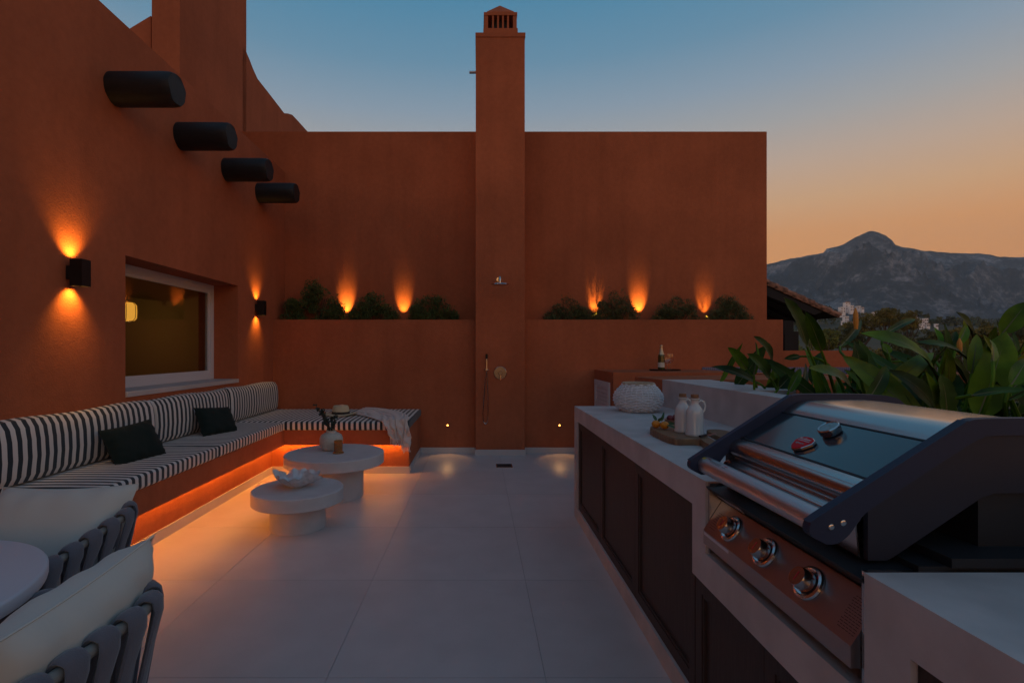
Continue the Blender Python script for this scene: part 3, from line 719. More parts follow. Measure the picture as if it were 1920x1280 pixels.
for k in range(34):
    u = (k+.5)/34; p = Vector(throw_pt(u, 1)); l = random.uniform(.035,.075)
    q = [p, p+Vector((random.uniform(-.006,.006), -.004, -l*.5)), p+Vector((random.uniform(-.012,.012), -.002, -l))]
    g.tube(q, [.0045,.003,.0045], 5)
ft = obj('fringe', g, M['throwm'], tw); ft['kind'] = 'stuff'
# ================================================================== COFFEE TABLES
def coffee(name_label, cx_, cy_, R_, rb, zt, th):
    t = thing('coffee_table', (cx_, cy_, 0), name_label, 'coffee table', 'round white pedestal coffee tables')
    obj('tabletop', G().lathe([(R_-.006, zt-th),(R_, zt-th+.005),(R_, zt-.006),(R_-.006, zt)], (cx_, cy_, 0), 96), M['plaster'], t)
    obj('pedestal', G().lathe([(rb, 0.001),(rb, zt-th)], (cx_, cy_, 0), 72), M['plaster'], t)
S1 = (-1.385, 3.78*K); S2 = (-1.34, 4.6*K)
coffee('smaller lower white round coffee table with the ruffled bowl', S1[0], S1[1], .338, .205, .300, .100)
coffee('larger taller white round coffee table with vase and candle', S2[0], S2[1], .452, .262, .402, .100)
# ruffled bowl
bx_, by_, bz_ = -1.405, 3.97, .3005
g = G(); N = 220; KR = 22
def bowl(u, v, s):
    a = 2*PI*u; t = v
    r = .050+.120*t**.95; z = .012+.088*t**1.35
    ruf = t**1.8
    ph = a+.35*math.sin(2*a+.5)
    r += ruf*(.020*math.sin(7*ph+.6)+.010*math.sin(13*a+1+t))
    z += ruf*(.022*math.sin(7*ph+2.2)+.026*math.cos(3*a+2.5)+.008*math.sin(13*a+.3))
    r -= .022*max(0, t-.7)/.3*max(0, math.sin(5*ph+2.2))
    z += .003*noise.noise(Vector((a*6, t*9, 0)))
    return (bx_+r*math.cos(a), by_+r*math.sin(a)*.95, bz_+z-(.0 if s else .006))
g.grid(lambda u, v: bowl(u, v, 1), N, KR); g.grid(lambda u, v: bowl(u, v, 0), N, KR)
bw_ = thing('ruffled_bowl', (bx_, by_, bz_), 'white crackled ceramic bowl with wavy ruffled rim on the smaller coffee table', 'bowl')
obj('bowl', g, M['shell'], bw_)
obj('foot', G().lathe([(.046,0),(.056,.02)], (bx_,by_,bz_), 32), M['shell'], bw_)
# vase and stems
vx, vy, vz = -1.41, 4.72*K, .4025
vs_ = thing('vase', (vx, vy, vz), 'round cream ceramic vase on the larger coffee table', 'vase')
obj('body', G().lathe([(.060,0),(.085,.008),(.102,.035),(.109,.075),(.108,.115),(.096,.142),(.070,.160),(.050,.167),(.047,.175),(.050,.187),(.041,.187),(.039,.165)], (vx,vy,vz), 48, caps=False), M['vase'], vs_)
sp = thing('eucalyptus_sprig', (vx, vy, vz+.12), 'dark eucalyptus stems leaning left out of the cream vase', 'plant')
for k, (dx, dy, h) in enumerate([(-.145,-.02,.255),(-.10,.02,.20),(-.055,-.03,.155),(.03,.02,.125),(.055,-.02,.16),(-.02,.04,.11),(-.12,.04,.16)]):
    p0 = Vector((vx, vy, vz+.10)); p1 = Vector((vx+dx*.35, vy+dy, vz+.187+h*.45)); p2 = Vector((vx+dx, vy+dy*2, vz+.187+h))
    pts = [p0*(1-t)**2+p1*2*t*(1-t)+p2*t*t for t in [i/8 for i in range(9)]]
    obj('stem', G().tube(pts, .0028, 5), M['stem'], sp)
    g = G()
    for i in range(34):
        t = random.uniform(.38, 1); c = p0*(1-t)**2+p1*2*t*(1-t)+p2*t*t
        d = Vector((random.gauss(0,1), random.gauss(0,1), random.gauss(.3,.7))).normalized(); e = d.cross(Vector((random.gauss(0,1), random.gauss(0,1), random.gauss(0,1)))).normalized()
        L = random.uniform(.022,.036); W = L*.42
        g.add([c+d*.002, c+d*L*.5+e*W, c+d*L, c+d*L*.5-e*W], [(0,1,2,3)])
    obj('foliage', g, M['euca'], sp)
# candle glass
gx, gy, gz = -1.297, 4.56*K, .4025
cd = thing('candle_glass', (gx, gy, gz), 'amber glass candle holder on a small base beside the vase', 'candle')
obj('base', G().lathe([(.050,0),(.051,.008),(.045,.014),(.036,.016)], (gx,gy,gz), 36), M['amber'], cd)
obj('glass', G().lathe([(.037,.016),(.039,.022),(.039,.118),(.036,.118),(.036,.024)], (gx,gy,gz), 36, caps=False), M['amber'], cd)
obj('candle', G().lathe([(.033,.024),(.033,.075)], (gx,gy,gz), 24), M['cream'], cd)

# ================================================================== OUTDOOR KITCHEN
XC = .793; XB = 1.515; YF = 4.03*K; YD = 1.71*K; YQ = 1.007*K; YQB = -1.2
kt = thing('outdoor_kitchen', (1.15, 2.0, 0), 'pale microcement outdoor kitchen counter with dark panelled doors', 'kitchen counter')
g = G()
g.box(XC, XB, YD, YF, .79, .9)                              # worktop beyond the grill
g.box(XC, XB, YF-.11, YF, 0, .79)                           # far leg
g.box(XC, XC+.11, YD, 1.815*K, .648, .79)                   # post left of the grill
g.box(XC, XC+.11, YQ, 1.815*K, .535, .648)                  # sill under the grill
g.box(XC, XC+.11, YD-.0, 1.815*K, .0+.09, .535) if False else None
obj('worktop', g, M['micro'], kt)
g = G(); g.box(XC, XB, YQB, YQ, .79, .9); g.box(XC, XC+.11, YQ-.112, YQ, .535, .79)
obj('near_worktop', g, M['micro'], kt)
obj('kick_plinth', G().box(XC, XC+.1, YQB, YF-.11, 0.0006, .09), M['micro'], kt)
obj('carcass', G().box(XC+.06, XB, YQB, YF-.11, .09, .52), M['charcoal'], kt)
obj('carcass', G().box(XC+.06, XB, 1.815*K, YF-.11, .52, .79), M['charcoal'], kt)
obj('carcass', G().box(XC+.06, XB, YQB, YQ-.112, .52, .79), M['charcoal'], kt)
def door(y0, y1, z0, z1, n=1):
    x = XC+.012; r = .052; e = .0015
    g = G(); g.box(x, x+.02, y0+e, y1-e, z0+e, z0+r); g.box(x, x+.02, y0+e, y1-e, z1-r, z1-e)
    g.box(x, x+.02, y0+e, y0+r, z0+r, z1-r); g.box(x, x+.02, y1-r, y1-e, z0+r, z1-r)
    d = obj('door', g, M['cabinet'], kt)
    g = G(); q = .012; a0, a1, b0, b1 = y0+r, y1-r, z0+r, z1-r      # raised bead and sunk panel
    g.box(x+.004, x+.02, a0, a0+q, b0, b1); g.box(x+.004, x+.02, a1-q, a1, b0, b1); g.box(x+.004, x+.02, a0+q, a1-q, b0, b0+q); g.box(x+.004, x+.02, a0+q, a1-q, b1-q, b1)
    obj('bead', g, M['cabinet'], d)
    obj('panel', G().box(x+.013, x+.022, a0+q, a1-q, b0+q, b1-q), M['cabinet'], d)
dy = [YF-.112, 3.22*K, 2.514*K, 1.82*K]
for a, b in zip(dy[1:], dy[:-1]): door(a, b, .09, .79)
ys = [1.815*K, 1.38*K, .935*K, .50*K, .06*K]
for a, b in zip(ys[1:], ys[:-1]): door(a, b, .09, .533)
door(.45*K, YQ-.113, .537, .789)
# upstand behind the worktop
YS = 2.93*K
g = G(); g.box(XB, 1.90, YS, YF, -.02, 1.117); g.box(XB, 1.66, YQB, YS, -.02, 1.1175)
obj('upstand', g, M['micro'], kt)
# plants bed
obj('planting_bed', G().box(1.66, 3.5, -1.2, 4.75, -.02, .86), M['soil'], kind='structure')
# angled terracotta block joining counter and pool
lb = thing('terracotta_ledge', (2.2, 4.5, 0), 'low terracotta ledge stepping between kitchen counter and pool', 'ledge')
obj('body', G().prism([(XB-.005, YF+.002), (3.4, YF+.002), (3.4, 5.14), (2.3, 4.98), (1.44, 4.70)], -.02, 1.115), M['terra'], lb)
pl = thing('plunge_pool', (3.2, 6.0, 0), 'raised plunge pool with terracotta surround and blue mosaic lining', 'pool')
g = G(); X1 = 1.543; Y1 = 5.59*K
g.prism([(X1, Y1), (3.05, Y1), (2.95, YW), (X1, YW)], -.02, 1.105)
obj('deck', g, M['terra'], pl)
g = G(); g.box(3.4, 5.2, 4.9, 5.14, 1.0, 1.12); g.box(3.06, 3.4, 4.9+.25, Y1, 1.0, 1.105); g.box(4.98, 5.2, 5.14, YW, 1.0, 1.12)
obj('rim', g, M['terra'], pl)
obj('outer_wall', G().box(3.1, 5.15, 5.0, 5.13, -.02, 1.0), M['terra'], pl)
obj('mosaic_band', G().box(2.96, 5.1, YW-.012, YW-.001, .8, 1.137), M['mosaic'], pl)
obj('water', G().box(2.99, 4.98, 5.14, YW-.012, .8, 1.02), M['water'], pl)
lw = obj('parapet_wall', G().box(4.032, 5.16, YW, YW+.25, -.02, 1.355), M['terra'], label='low terracotta parapet wall behind the plunge pool', cat='wall')
# louvred vent door
vt = thing('louvre_door', (X1-.01, 6.32, .3), 'small white louvred access door in the side of the pool base', 'vent')
y0, y1, z0, z1 = 5.72*K, 6.42*K, .40, .98
g = G(); x = X1; g.box(x-.02,x,y0,y0+.07,z0,z1); g.box(x-.02,x,y1-.07,y1,z0,z1); g.box(x-.02,x,y0+.07,y1-.07,z0,z0+.06); g.box(x-.02,x,y0+.07,y1-.07,z1-.06,z1)
obj('frame', g, M['frame'], vt)
for k in range(10):
    z = z0+.075+k*.046
    obj('slat', G().extr([(x-.004,y0+.07,z+.036),(x-.001,y0+.07,z+.040),(x-.014,y0+.07,z),(x-.017,y0+.07,z+.004)][:2]+[(x-.014,y0+.07,z),(x-.018,y0+.07,z+.004)], (0,y1-y0-.14,0)), M['frame'], vt)
obj('backing', G().box(x-.0008, x-.0002, y0+.07, y1-.07, z0+.06, z1-.06), M['charcoal'], vt)
# tray, bottle, glasses
tr = thing('serving_tray', (2.33, 6.37, 1.105), 'thin dark oval serving tray on the pool surround', 'tray')
def oval(r, z, a): return (r*(1-.38*abs(math.sin(a))**1.5), z)
obj('plate', G().lathe([(.17,0),(.19,.006),(.20,.018),(.196,.018),(.18,.008)], (2.33,6.37,1.105), 48, caps=False, fn=oval), M['tray'], tr)
obj('base', G().lathe([(.182,.003),(.182,.008)], (2.33,6.37,1.105), 48, fn=oval), M['tray'], tr)
bc_ = (2.278, 6.36, 1.1135)
bt = thing('sparkling_wine_bottle', bc_, 'green sparkling wine bottle with pale foil and white label on the tray', 'bottle')
obj('glass', G().lathe([(.036,0),(.040,.004),(.040,.165),(.035,.195),(.022,.235),(.016,.265),(.014,.290)], bc_, 28), M['bottle'], bt)
obj('foil', G().lathe([(.0368,.190),(.0232,.236),(.0172,.266),(.0155,.285),(.018,.288),(.018,.302),(.0155,.308),(.008,.311)], bc_, 28), M['foil'], bt)
obj('label', G().lathe([(.0406,.035),(.0406,.095)], bc_, 28, caps=False), M['paper'], bt)
for x, y, lab in ((2.345, 6.33, 'clear wine glass touching the sparkling wine bottle'), (2.405, 6.40, 'clear wine glass at the right end of the tray')):
    c = (x, y, 1.1135); t = thing('wine_glass', c, lab, 'glass', 'wine glasses on the tray')
    obj('bowl', G().lathe([(.004,.085),(.022,.092),(.036,.115),(.041,.145),(.040,.18),(.037,.20),(.0355,.20),(.0385,.18),(.0395,.145),(.034,.116),(.02,.0945),(.002,.088)], c, 28, caps=False), M['wineglass'], t)
    obj('stem', G().lathe([(.032,0),(.032,.0015),(.006,.006),(.0038,.02),(.0038,.08),(.006,.088)], c, 24), M['wineglass'], t)
# ---- woven basket
kc = (1.205, 3.69*K, .9015); kx, ky, kz = kc
def br_(z):    # basket radius against height
    P_ = [(0,.118),(.012,.132),(.04,.160),(.075,.174),(.105,.176),(.135,.168),(.165,.145),(.19,.120),(.205,.112)]
    for (a, ra), (b, rb) in zip(P_, P_[1:]):
        if a <= z <= b: q = (z-a)/(b-a); return ra+(rb-ra)*q
    return .11
bk = thing('woven_basket', kc, 'round white wicker basket with beige rim on the counter end', 'basket')
g = G(); NS = 26; NR = 18
for j in range(NR):
    z = .008+.192*j/(NR-1); pts = []; M_ = NS*4
    for i in range(M_):
        a = 2*PI*i/M_; r = br_(z)+.0062*math.cos(a*NS/2+PI*(j % 2))+random.uniform(-.0006,.0006)
        pts.append((kx+r*math.cos(a), ky+r*math.sin(a), kz+z+.001*math.sin(a*3+j)))
    g.tube(pts, .0052, 7, closed=True, up=(0,0,1))
wv = obj('weave', g, M['basketw'], bk); wv['kind'] = 'stuff'
for i in range(NS):
    a = 2*PI*i/NS; pts = [(kx+(br_(z)-.001)*math.cos(a), ky+(br_(z)-.001)*math.sin(a), kz+z) for z in [.004+.2*q/10 for q in range(11)]]
    obj('stake', G().tube(pts, .0035, 5), M['basketw'], bk)
obj('rim', G().tube([(kx+.112*math.cos(2*PI*i/60), ky+.112*math.sin(2*PI*i/60), kz+.207) for i in range(60)], .0085, 8, closed=True, up=(0,0,1)), M['basketr'], bk)
obj('base', G().lathe([(.104,0),(.104,.006)], kc, 40), M['basketw'], bk)
obj('lining', G().lathe([(.110,.008),(.150,.04),(.166,.09),(.158,.135),(.136,.165),(.106,.200)], kc, 40, caps=False), M['basketr'], bk)
# ---- cutting boards
zb0 = .9008
cb = thing('cutting_board', (1.1, 2.72, zb0), 'thick olive wood cutting board with handle holding bottles and mandarins', 'cutting board')
P_ = [at(1211,800,1), at(1260,822,1), at(1312,821,1), at(1322,829,1), at(1338,837,1), at(1348,830,1), at(1330,820,1), at(1318,812,1), at(1300,786,1), at(1252,786,1)]
zt_ = .934
poly = [((p.x)*(EYE-zt_)/(EYE-p.z), (EYE-zt_)/(EYE-p.z)) for p in P_]
def bevel_slab(poly, z0, z1, r=.006):
    cxm = sum(p[0] for p in poly)/len(poly); cym = sum(p[1] for p in poly)/len(poly)
    ins = [(cxm+(x-cxm)*(1-r*5), cym+(y-cym)*(1-r*5)) for x, y in poly]; n = len(poly)
    g = G(); g.add([(x,y,z0) for x,y in poly]+[(x,y,z1-r) for x,y in poly]+[(x,y,z1) for x,y in ins],
        [tuple(range(n))[::-1], tuple(range(2*n,3*n))]+[(i,(i+1)%n,(i+1)%n+n,i+n) for i in range(n)]+[(i+n,(i+1)%n+n,(i+1)%n+2*n,i+2*n) for i in range(n)]); return g
def smoothpoly(poly, it=2):
    for _ in range(it):
        q = []
        for i in range(len(poly)):
            a, b = poly[i], poly[(i+1) % len(poly)]
            q += [(a[0]*.82+b[0]*.18, a[1]*.82+b[1]*.18), (a[0]*.18+b[0]*.82, a[1]*.18+b[1]*.82)]
        poly = q
    return poly
obj('board', bevel_slab(smoothpoly(poly), zb0, zt_), M['board'], cb)
cb2 = thing('cutting_board', (1.30, 2.62, zb0), 'smaller pale wooden board half hidden behind the grill lid', 'cutting board')
poly2 = [(1.20,2.52),(1.235,2.80),(1.33,2.82),(1.37,2.60),(1.30,2.44),(1.25,2.40)]
obj('board', bevel_slab(smoothpoly(poly2), zb0, .924), M['board'], cb2)
kn = thing('paring_knife', (1.20, 2.55, .936), 'short steel knife lying on the cutting board by the bottles', 'knife')
a = Vector((1.125, 2.50, .937)); b = Vector((1.235, 2.60, .937)); d = (b-a).normalized(); s_ = Vector((-d.y, d.x, 0))
obj('blade', G().extr([a, a+d*.10, a+d*.13+s_*.012, a+s_*.020], (0,0,.002)), M['steelc'], kn)
obj('handle', G().tube([a-d*.004+s_*.010+Vector((0,0,.006)), a-d*.07+s_*.010+Vector((0,0,.006))], .007, 8, flat=.8), M['black'], kn)
def flask(c, h, r, lab, ang):
    t = thing('ceramic_bottle', c, lab, 'bottle', 'white ceramic oil bottles')
    s = h/.19
    obj('body', G().lathe([(r*1.06,0),(r*1.10,.004),(r*1.10,.010),(r*1.0,.018),(r,.10*s),(r*.96,.118*s),(r*.75,.136*s),(r*.48,.150*s),(r*.44,.166*s),(r*.50,.172*s),(r*.66,.176*s),(r*.66,.180*s),(r*.5,.180*s)], c, 40), M['whiteceramic'], t)
    obj('stopper', G().lathe([(r*.40,.180*s),(r*.46,.182*s),(r*.46,.196*s),(r*.40,.198*s)], c, 24), M['cork'], t)
    dx, dy = math.cos(ang), math.sin(ang)
    pr_ = [(.44,.160),(.80,.168),(1.18,.160),(1.34,.142),(1.24,.122),(1.0,.108)]
    obj('handle', G().tube([(c[0]+dx*r*a_, c[1]+dy*r*a_, c[2]+z_*s) for a_, z_ in pr_], .0052, 8), M['whiteceramic'], t)
flask((1.078, 2.545, .9345), .195, .0405, 'front white ceramic bottle with cork and looped handle', .1)
flask((1.062, 2.655, .9345), .19, .039, 'rear white ceramic bottle with cork, partly behind the other', .3)
def fruit(c, r, lab):
    t = thing('mandarin', (c[0],c[1],c[2]-r), lab, 'fruit', 'mandarins on the cutting board')
    obj('peel', G().ball(c, r, 12, (1,1,.88)), M['orange'], t)
    obj('stem', G().tube([(c[0],c[1],c[2]+r*.82),(c[0]+.003,c[1],c[2]+r*1.15)], .0018, 5), M['gleaf'], t)
    return t
fa = fruit((.966, 2.775, .9570), .0235, 'small mandarin on the left of the pair')
fb = fruit((.998, 2.735, .9570), .0235, 'small mandarin on the right of the pair')
def leaf_g(base, tip, w, up, n=8, fold=.25, bend=.0):
    """a pointed leaf blade with a midrib fold"""
    base, tip, up = Vector(base), Vector(tip), Vector(up); ax = tip-base; L = ax.length; t = ax/L; side = t.cross(up).normalized(); nrm = side.cross(t).normalized()
    vs = []
    for k in range(n+1):
        q = k/n; wd = w*.5*(math.sin(PI*min(1, q**.72))**.75 if 0 < q < 1 else .02)
        c = base+ax*q+nrm*bend*L*math.sin(PI*q)
        for e in (-1, -.5, 0, .5, 1): vs.append(c+side*wd*e+nrm*abs(e)*wd*fold+nrm*.02*w*math.sin(q*9+e*3))
    g = G(); g.add(vs, [(k*5+i, k*5+i+1, (k+1)*5+i+1, (k+1)*5+i) for k in range(n) for i in range(4)], True); return g
for b_, t_, w_ in (((.965,2.77,.975),(.955,2.80,1.008),.022),((.985,2.75,.975),(1.012,2.78,1.022),.016),((1.01,2.73,.968),(1.05,2.72,.966),.018),((1.0,2.72,.962),(1.045,2.66,.945),.018),((.97,2.76,.975),(.99,2.74,.998),.016)):
    obj('leaf', leaf_g(b_, t_, w_, (.3,-1,.6), 6), M['gleaf'], fb)
sb = thing('fruit_bowl', (1.165, 2.98, .9015), 'small rose coloured bowl of dark red fruit behind the ceramic bottles', 'bowl')
obj('bowl', G().lathe([(.03,0),(.035,.008),(.06,.03),(.078,.055),(.075,.055),(.057,.033),(.03,.012)], (1.165,2.98,.9015), 36, caps=False), M['pinkbowl'], sb)
for x, y, z in ((-.045,0,.058),(.045,.01,.058),(.0,.04,.056),(.0,-.03,.056)): obj('fruit', G().ball((1.165+x,2.98+y,.9015+z), .021, 8), M['fig'], sb)
# ================================================================== GRILL
gr = thing('gas_grill', (1.15, 1.43, .65), 'built in three burner gas grill with navy hood arms and steel lid', 'grill')
GY0, GY1 = YQ+.006, YD-.006
HY0, HY1 = 1.06*K, 1.68*K
def yplate(profile, y0, y1): return G().extr([(x, y0, z) for x, z in profile], (0, y1-y0, 0))
# control panel
panel = [(.775,.735),(.775,.690),(.80,.690),(.88,.80),(.885,.822),(.868,.822)]
obj('control_panel', yplate([(.778,.738),(.842,.836),(.852,.832),(.80,.735),(.80,.692),(.778,.692)], GY0+.012, GY1-.012), M['panel'], gr)
nx, nz = -.7071, .7071        # outward normal of the sloping face
cxp, czp = .8095, .7865
for i, yk in enumerate((1.198*K, 1.38*K, 1.563*K)):
    kb = G(); Rm = Matrix.Translation((cxp, yk, czp)) @ Matrix.Rotation(-math.radians(57), 4, 'Y')
    kn_ = obj('knob', G().lathe([(.026,.006),(.027,.010),(.0255,.034),(.0235,.038)], (0,0,0), 36).xf(Rm), M['steel'], gr)
    obj('bezel', G().lathe([(.043,0),(.044,.003),(.042,.008),(.036,.010),(.030,.006)], (0,0,0), 40).xf(Rm), M['steelc'], kn_)
    obj('gap_ring', G().lathe([(.0285,.0062),(.0285,.0066)], (0,0,0), 30).xf(Rm), M['ink'], kn_)
    obj('pointer', G().box(-.002,.002,-.012,.012,.038,.0388).xf(Rm @ Matrix.Rotation(math.radians(85), 4, 'Z')), M['redink'], kn_)
    obj('mark', G().box(.031,.036,-.003,.003,.0098,.0104).xf(Rm @ Matrix.Rotation(math.radians(-45), 4, 'Z')), M['redink'], kn_)
# small printed lines on the panel (too small to read in the photograph)
def printlines(y_a, y_b, s0, s1, n):
    g = G()
    for k in range(n):
        s = s0+(s1-s0)*k/(n-1); y = y_a
        while y < y_b-.004:
            l = min(random.uniform(.004,.013), y_b-y)
            g.add([Rp(y, s), Rp(y+l, s), Rp(y+l, s+.0014), Rp(y, s+.0014)], [(0,1,2,3)]); y += l+.0022
        
    return g
def Rp(y, s): return (.778+s*.547-.0006*.837, y, .738+s*.837+.0006*.547)
obj('print', printlines(GY0+.018, GY0+.070, .020, .095, 13), M['ink'], gr)
obj('print', printlines(GY1-.072, GY1-.030, .020, .078, 8), M['ink'], gr)
obj('sticker', G().box(.7768,.7774,GY1-.19,GY1-.02,.725,.7345), M['frame'], gr)
obj('sticker', G().extr([(.90,GY1+.001-.012,.78),(.93,GY1-.011,.78),(.915,GY1-.011,.805)], (0,-.001,0)), M['yellow'], gr)
# ledge over the panel, fire box
obj('front_ledge', yplate([(.792,.884),(.860,.892),(.92,.892),(.92,.870),(.80,.872)], GY0, GY1), M['charcoal'], gr)
obj('drip_guard', yplate([(.806,.871),(.811,.871),(.850,.838),(.845,.838)], GY0+.01, GY1-.01), M['charcoal'], gr)
obj('warning_label', G().extr([(.810,GY1-.05,.8666),(.810,GY1-.20,.8666),(.833,GY1-.18,.8472),(.833,GY1-.07,.8472)], (-.0012,0,-.0014)), M['frame'], gr)
obj('side_jamb', G().box(.80,1.45,GY1-.010,GY1,.655,.898), M['steel'], gr)
obj('side_jamb', G().box(.80,1.45,GY0,GY0+.010,.655,.898), M['steel'], gr)
obj('fire_box', G().box(.92,1.45,GY0+.012,GY1-.012,.66,.905), M['charcoal'], gr)
obj('rear_shelf', G().box(.98,1.513,GY0+.002,GY1-.002,.905,.925), M['charcoal'], gr)
obj('rear_cowl', yplate([(1.10,.925),(1.10,1.04),(1.22,1.095),(1.47,1.10),(1.50,1.04),(1.50,.925)], HY0+.02, HY1-.02), M['charcoal'], gr)
# hood
hood = [(.838,.903),(.833,.950),(.831,.976),(.846,.988),(.860,.997),(.852,1.010),(.849,1.027),(.858,1.045),(.872,1.054),(.889,1.060)]
up_ = [(1.030,1.147),(1.050,1.166),(1.080,1.182),(1.13,1.190),(1.30,1.190),(1.40,1.165),(1.45,1.10)]
def shell(pr_, y0, y1, th=.006, nsub=1):
    g = G()
    pp_ = pr_+[(x+th*.7, z-th*.7) for x, z in pr_[::-1]]
    n = len(pp_); vs = [(x,y0,z) for x,z in pp_]+[(x,y1,z) for x,z in pp_]
    g.add(vs, [(i,(i+1)%n,(i+1)%n+n,i+n) for i in range(n)], True)
    g.add([(x,y0,z) for x,z in pp_], [tuple(range(n))]); g.add([(x,y1,z) for x,z in pp_], [tuple(range(n))]); return g
def sm(pr_, k=4):
    out_ = []
    P = [pr_[0]]+pr_+[pr_[-1]]
    for i in range(1, len(P)-2):
        for q in range(k):
            t = q/k; o = []
            for d in (0, 1):
                a, b, c, e = P[i-1][d], P[i][d], P[i+1][d], P[i+2][d]
                o.append(.5*((2*b)+(-a+c)*t+(2*a-5*b+4*c-e)*t*t+(-a+3*b-3*c+e)*t**3))
            out_.append(tuple(o))
    return out_+[pr_[-1]]
A0, A1 = HY0+.022, HY1-.022
obj('lower_hood', shell(sm(hood), A0, A1), M['steel'], gr)
obj('top_hood', shell(sm(up_), A0, A1), M['steel'], gr)
wnd = obj('hood_window', shell([(.889,1.0605),(1.030,1.1475)], A0, A1, .004), M['hoodblack'], gr)
ux, uz = .141, .087; ul = math.hypot(ux, uz); ux /= ul; uz /= ul
obj('gasket', shell([(.8875,1.0612),(.892,1.0640)], A0+.001, A1-.001, .003), M['ink'], wnd); obj('gasket', shell([(1.0265,1.1472),(1.031,1.150)], A0+.001, A1-.001, .003), M['ink'], wnd)
# thermometer and badge lie on the sloping window; local x = down the width (-Y), local y = up the slope
def onhood(y, s):
    base = Vector((.889-uz*.004+ux*s, y, 1.0605+ux*.004+uz*s-.001))
    m3 = Matrix(((0, ux, -uz), (-1, 0, 0), (0, uz, ux))).to_4x4()
    return Matrix.Translation(base) @ m3
tm = onhood(1.372*K-.0, .120)
th_ = obj('thermometer', G().lathe([(.026,.0),(.028,.004),(.0285,.018),(.026,.021),(.0245,.019)], (0,0,0), 36).xf(tm), M['steelc'], gr)
obj('dial', G().lathe([(.0245,.0185),(.0245,.0190)], (0,0,0), 36).xf(tm), M['steel'], th_)
bd = onhood(1.372*K+.025, .045)
sh_ = [(-.036,.006),(-.030,.022),(-.012,.029),(.012,.029),(.030,.022),(.036,.006),(.022,-.020),(.006,-.031),(-.006,-.031),(-.022,-.020)]
g = G(); n = len(sh_); g.add([(x,y,0) for x,y in sh_]+[(x,y,.006) for x,y in sh_]+[(x*.9,y*.9,.0085) for x,y in sh_], [tuple(range(n))[::-1], tuple(range(2*n,3*n))]+[(i,(i+1)%n,(i+1)%n+n,i+n) for i in range(n)]+[(i+n,(i+1)%n+n,(i+1)%n+2*n,i+2*n) for i in range(n)])
bg_ = obj('badge_mount', g.xf(bd), M['steelc'], gr)
g = G(); g.add([(x*.95,y*.95,.0082) for x,y in sh_]+[(x*.88,y*.88,.0097) for x,y in sh_], [tuple(range(n))[::-1], tuple(range(n,2*n))]+[(i,(i+1)%n,(i+1)%n+n,i+n) for i in range(n)])
obj('badge', g.xf(bd), M['red'], bg_)
obj('badge_line', G().box(-.026,.026,.0065,.0078,.0098,.0101).xf(bd), M['steelc'], bg_)
def text(name, body, size, Mx, m, parent, ext=.0002):
    cu = bpy.data.curves.new(name, 'FONT'); cu.body = body; cu.size = size; cu.align_x = 'CENTER'; cu.align_y = 'CENTER'; cu.extrude = ext
    o = bpy.data.objects.new(name, cu); COL.objects.link(o); dg = bpy.context.evaluated_depsgraph_get(); me = bpy.data.meshes.new_from_object(o.evaluated_get(dg))
    bpy.data.objects.remove(o); me.transform(Mx); v = [tuple(x.co) for x in me.vertices]; f = [tuple(p.vertices) for p in me.polygons]
    g = G(); g.add(v, f); return obj(name, g, m, parent)
text('lettering', 'BeefEater', .0125, bd @ Matrix.Translation((0,.0150,.0102)), M['frame'], bg_)
text('lettering', 'Signature', .0095, bd @ Matrix.Translation((0,-.0045,.0102)), M['steel'], bg_)
# arms (cheeks) of the hood
arm_o = [(.730,.948),(.717,.960),(.720,.982),(.745,1.002),(1.030,1.185),(1.062,1.202),(1.11,1.208),(1.34,1.206),(1.43,1.185),(1.48,1.11)]
arm_i = [(1.445,1.108),(1.41,1.152),(1.33,1.171),(1.12,1.171),(1.088,1.164),(1.060,1.150),(.862,1.021),(.826,.990),(.803,.958),(.778,.939),(.754,.936)]
armp = sm(arm_o, 3)+sm(arm_i, 3)
def cheek(y0, y1):
    g = G(); bm = bmesh.new(); vs = [bm.verts.new((x, y0, z)) for x, z in armp]; f = bm.faces.new(vs); r = bmesh.ops.extrude_face_region(bm, geom=[f])
    bmesh.ops.translate(bm, vec=(0, y1-y0, 0), verts=[v for v in r['geom'] if isinstance(v, bmesh.types.BMVert)])
    bm.verts.index_update()
    g.add([v.co.copy() for v in bm.verts], [[v.index for v in f.verts] for f in bm.faces], True); bm.free(); return g
obj('hood_arm', cheek(HY0, HY0+.024), M['navy'], gr); obj('hood_arm', cheek(HY1-.024, HY1), M['navy'], gr)
side = [(.905,.93),(.905,1.02),(1.05,1.12),(1.10,1.135),(1.42,1.13),(1.46,1.06),(1.20,1.048),(1.12,1.045),(.96,.935),(.935,.925)]
for y0, y1 in ((HY0+.004, HY0+.018), (HY1-.018, HY1-.004)):
    obj('side_plate', yplate([(.846,.900),(.846,1.018),(1.06,1.160),(1.10,1.180),(1.40,1.176),(1.46,1.10),(1.46,1.046),(1.12,1.046),(1.092,1.036),(.900,.907),(.886,.900)], y0, y1), M['navyd'], gr)
obj('handle', G().tube([(.772, HY0+.022, .968), (.772, HY1-.022, .968)], .029, 32), M['satin'], gr)
for y in (HY0-.0005,):
    for dx in (0, .026):
        obj('bolt', G().lathe([(.0065,0),(.0065,-.0012),(.005,-.002)], (.763+dx, y, .974+dx*.35), 16, axis='Y'), M['steelc'], gr)
lbm = Matrix.Translation((.772, HY1-.085, .968)) @ Matrix.Rotation(-.15, 4, 'Y')
def onhandle(y, a, l, w, m, nm):     # a flat sticker following the tube
    g = G(); vs = []
    for i in range(5):
        q = a+(i-2)/4*w
        for yy in (y, y+l): vs.append((.772-math.cos(q)*.0293, yy, .968+math.sin(q)*.0293))
    g.add(vs, [(2*i, 2*i+1, 2*i+3, 2*i+2) for i in range(4)], True); return obj(nm, g, m, gr)
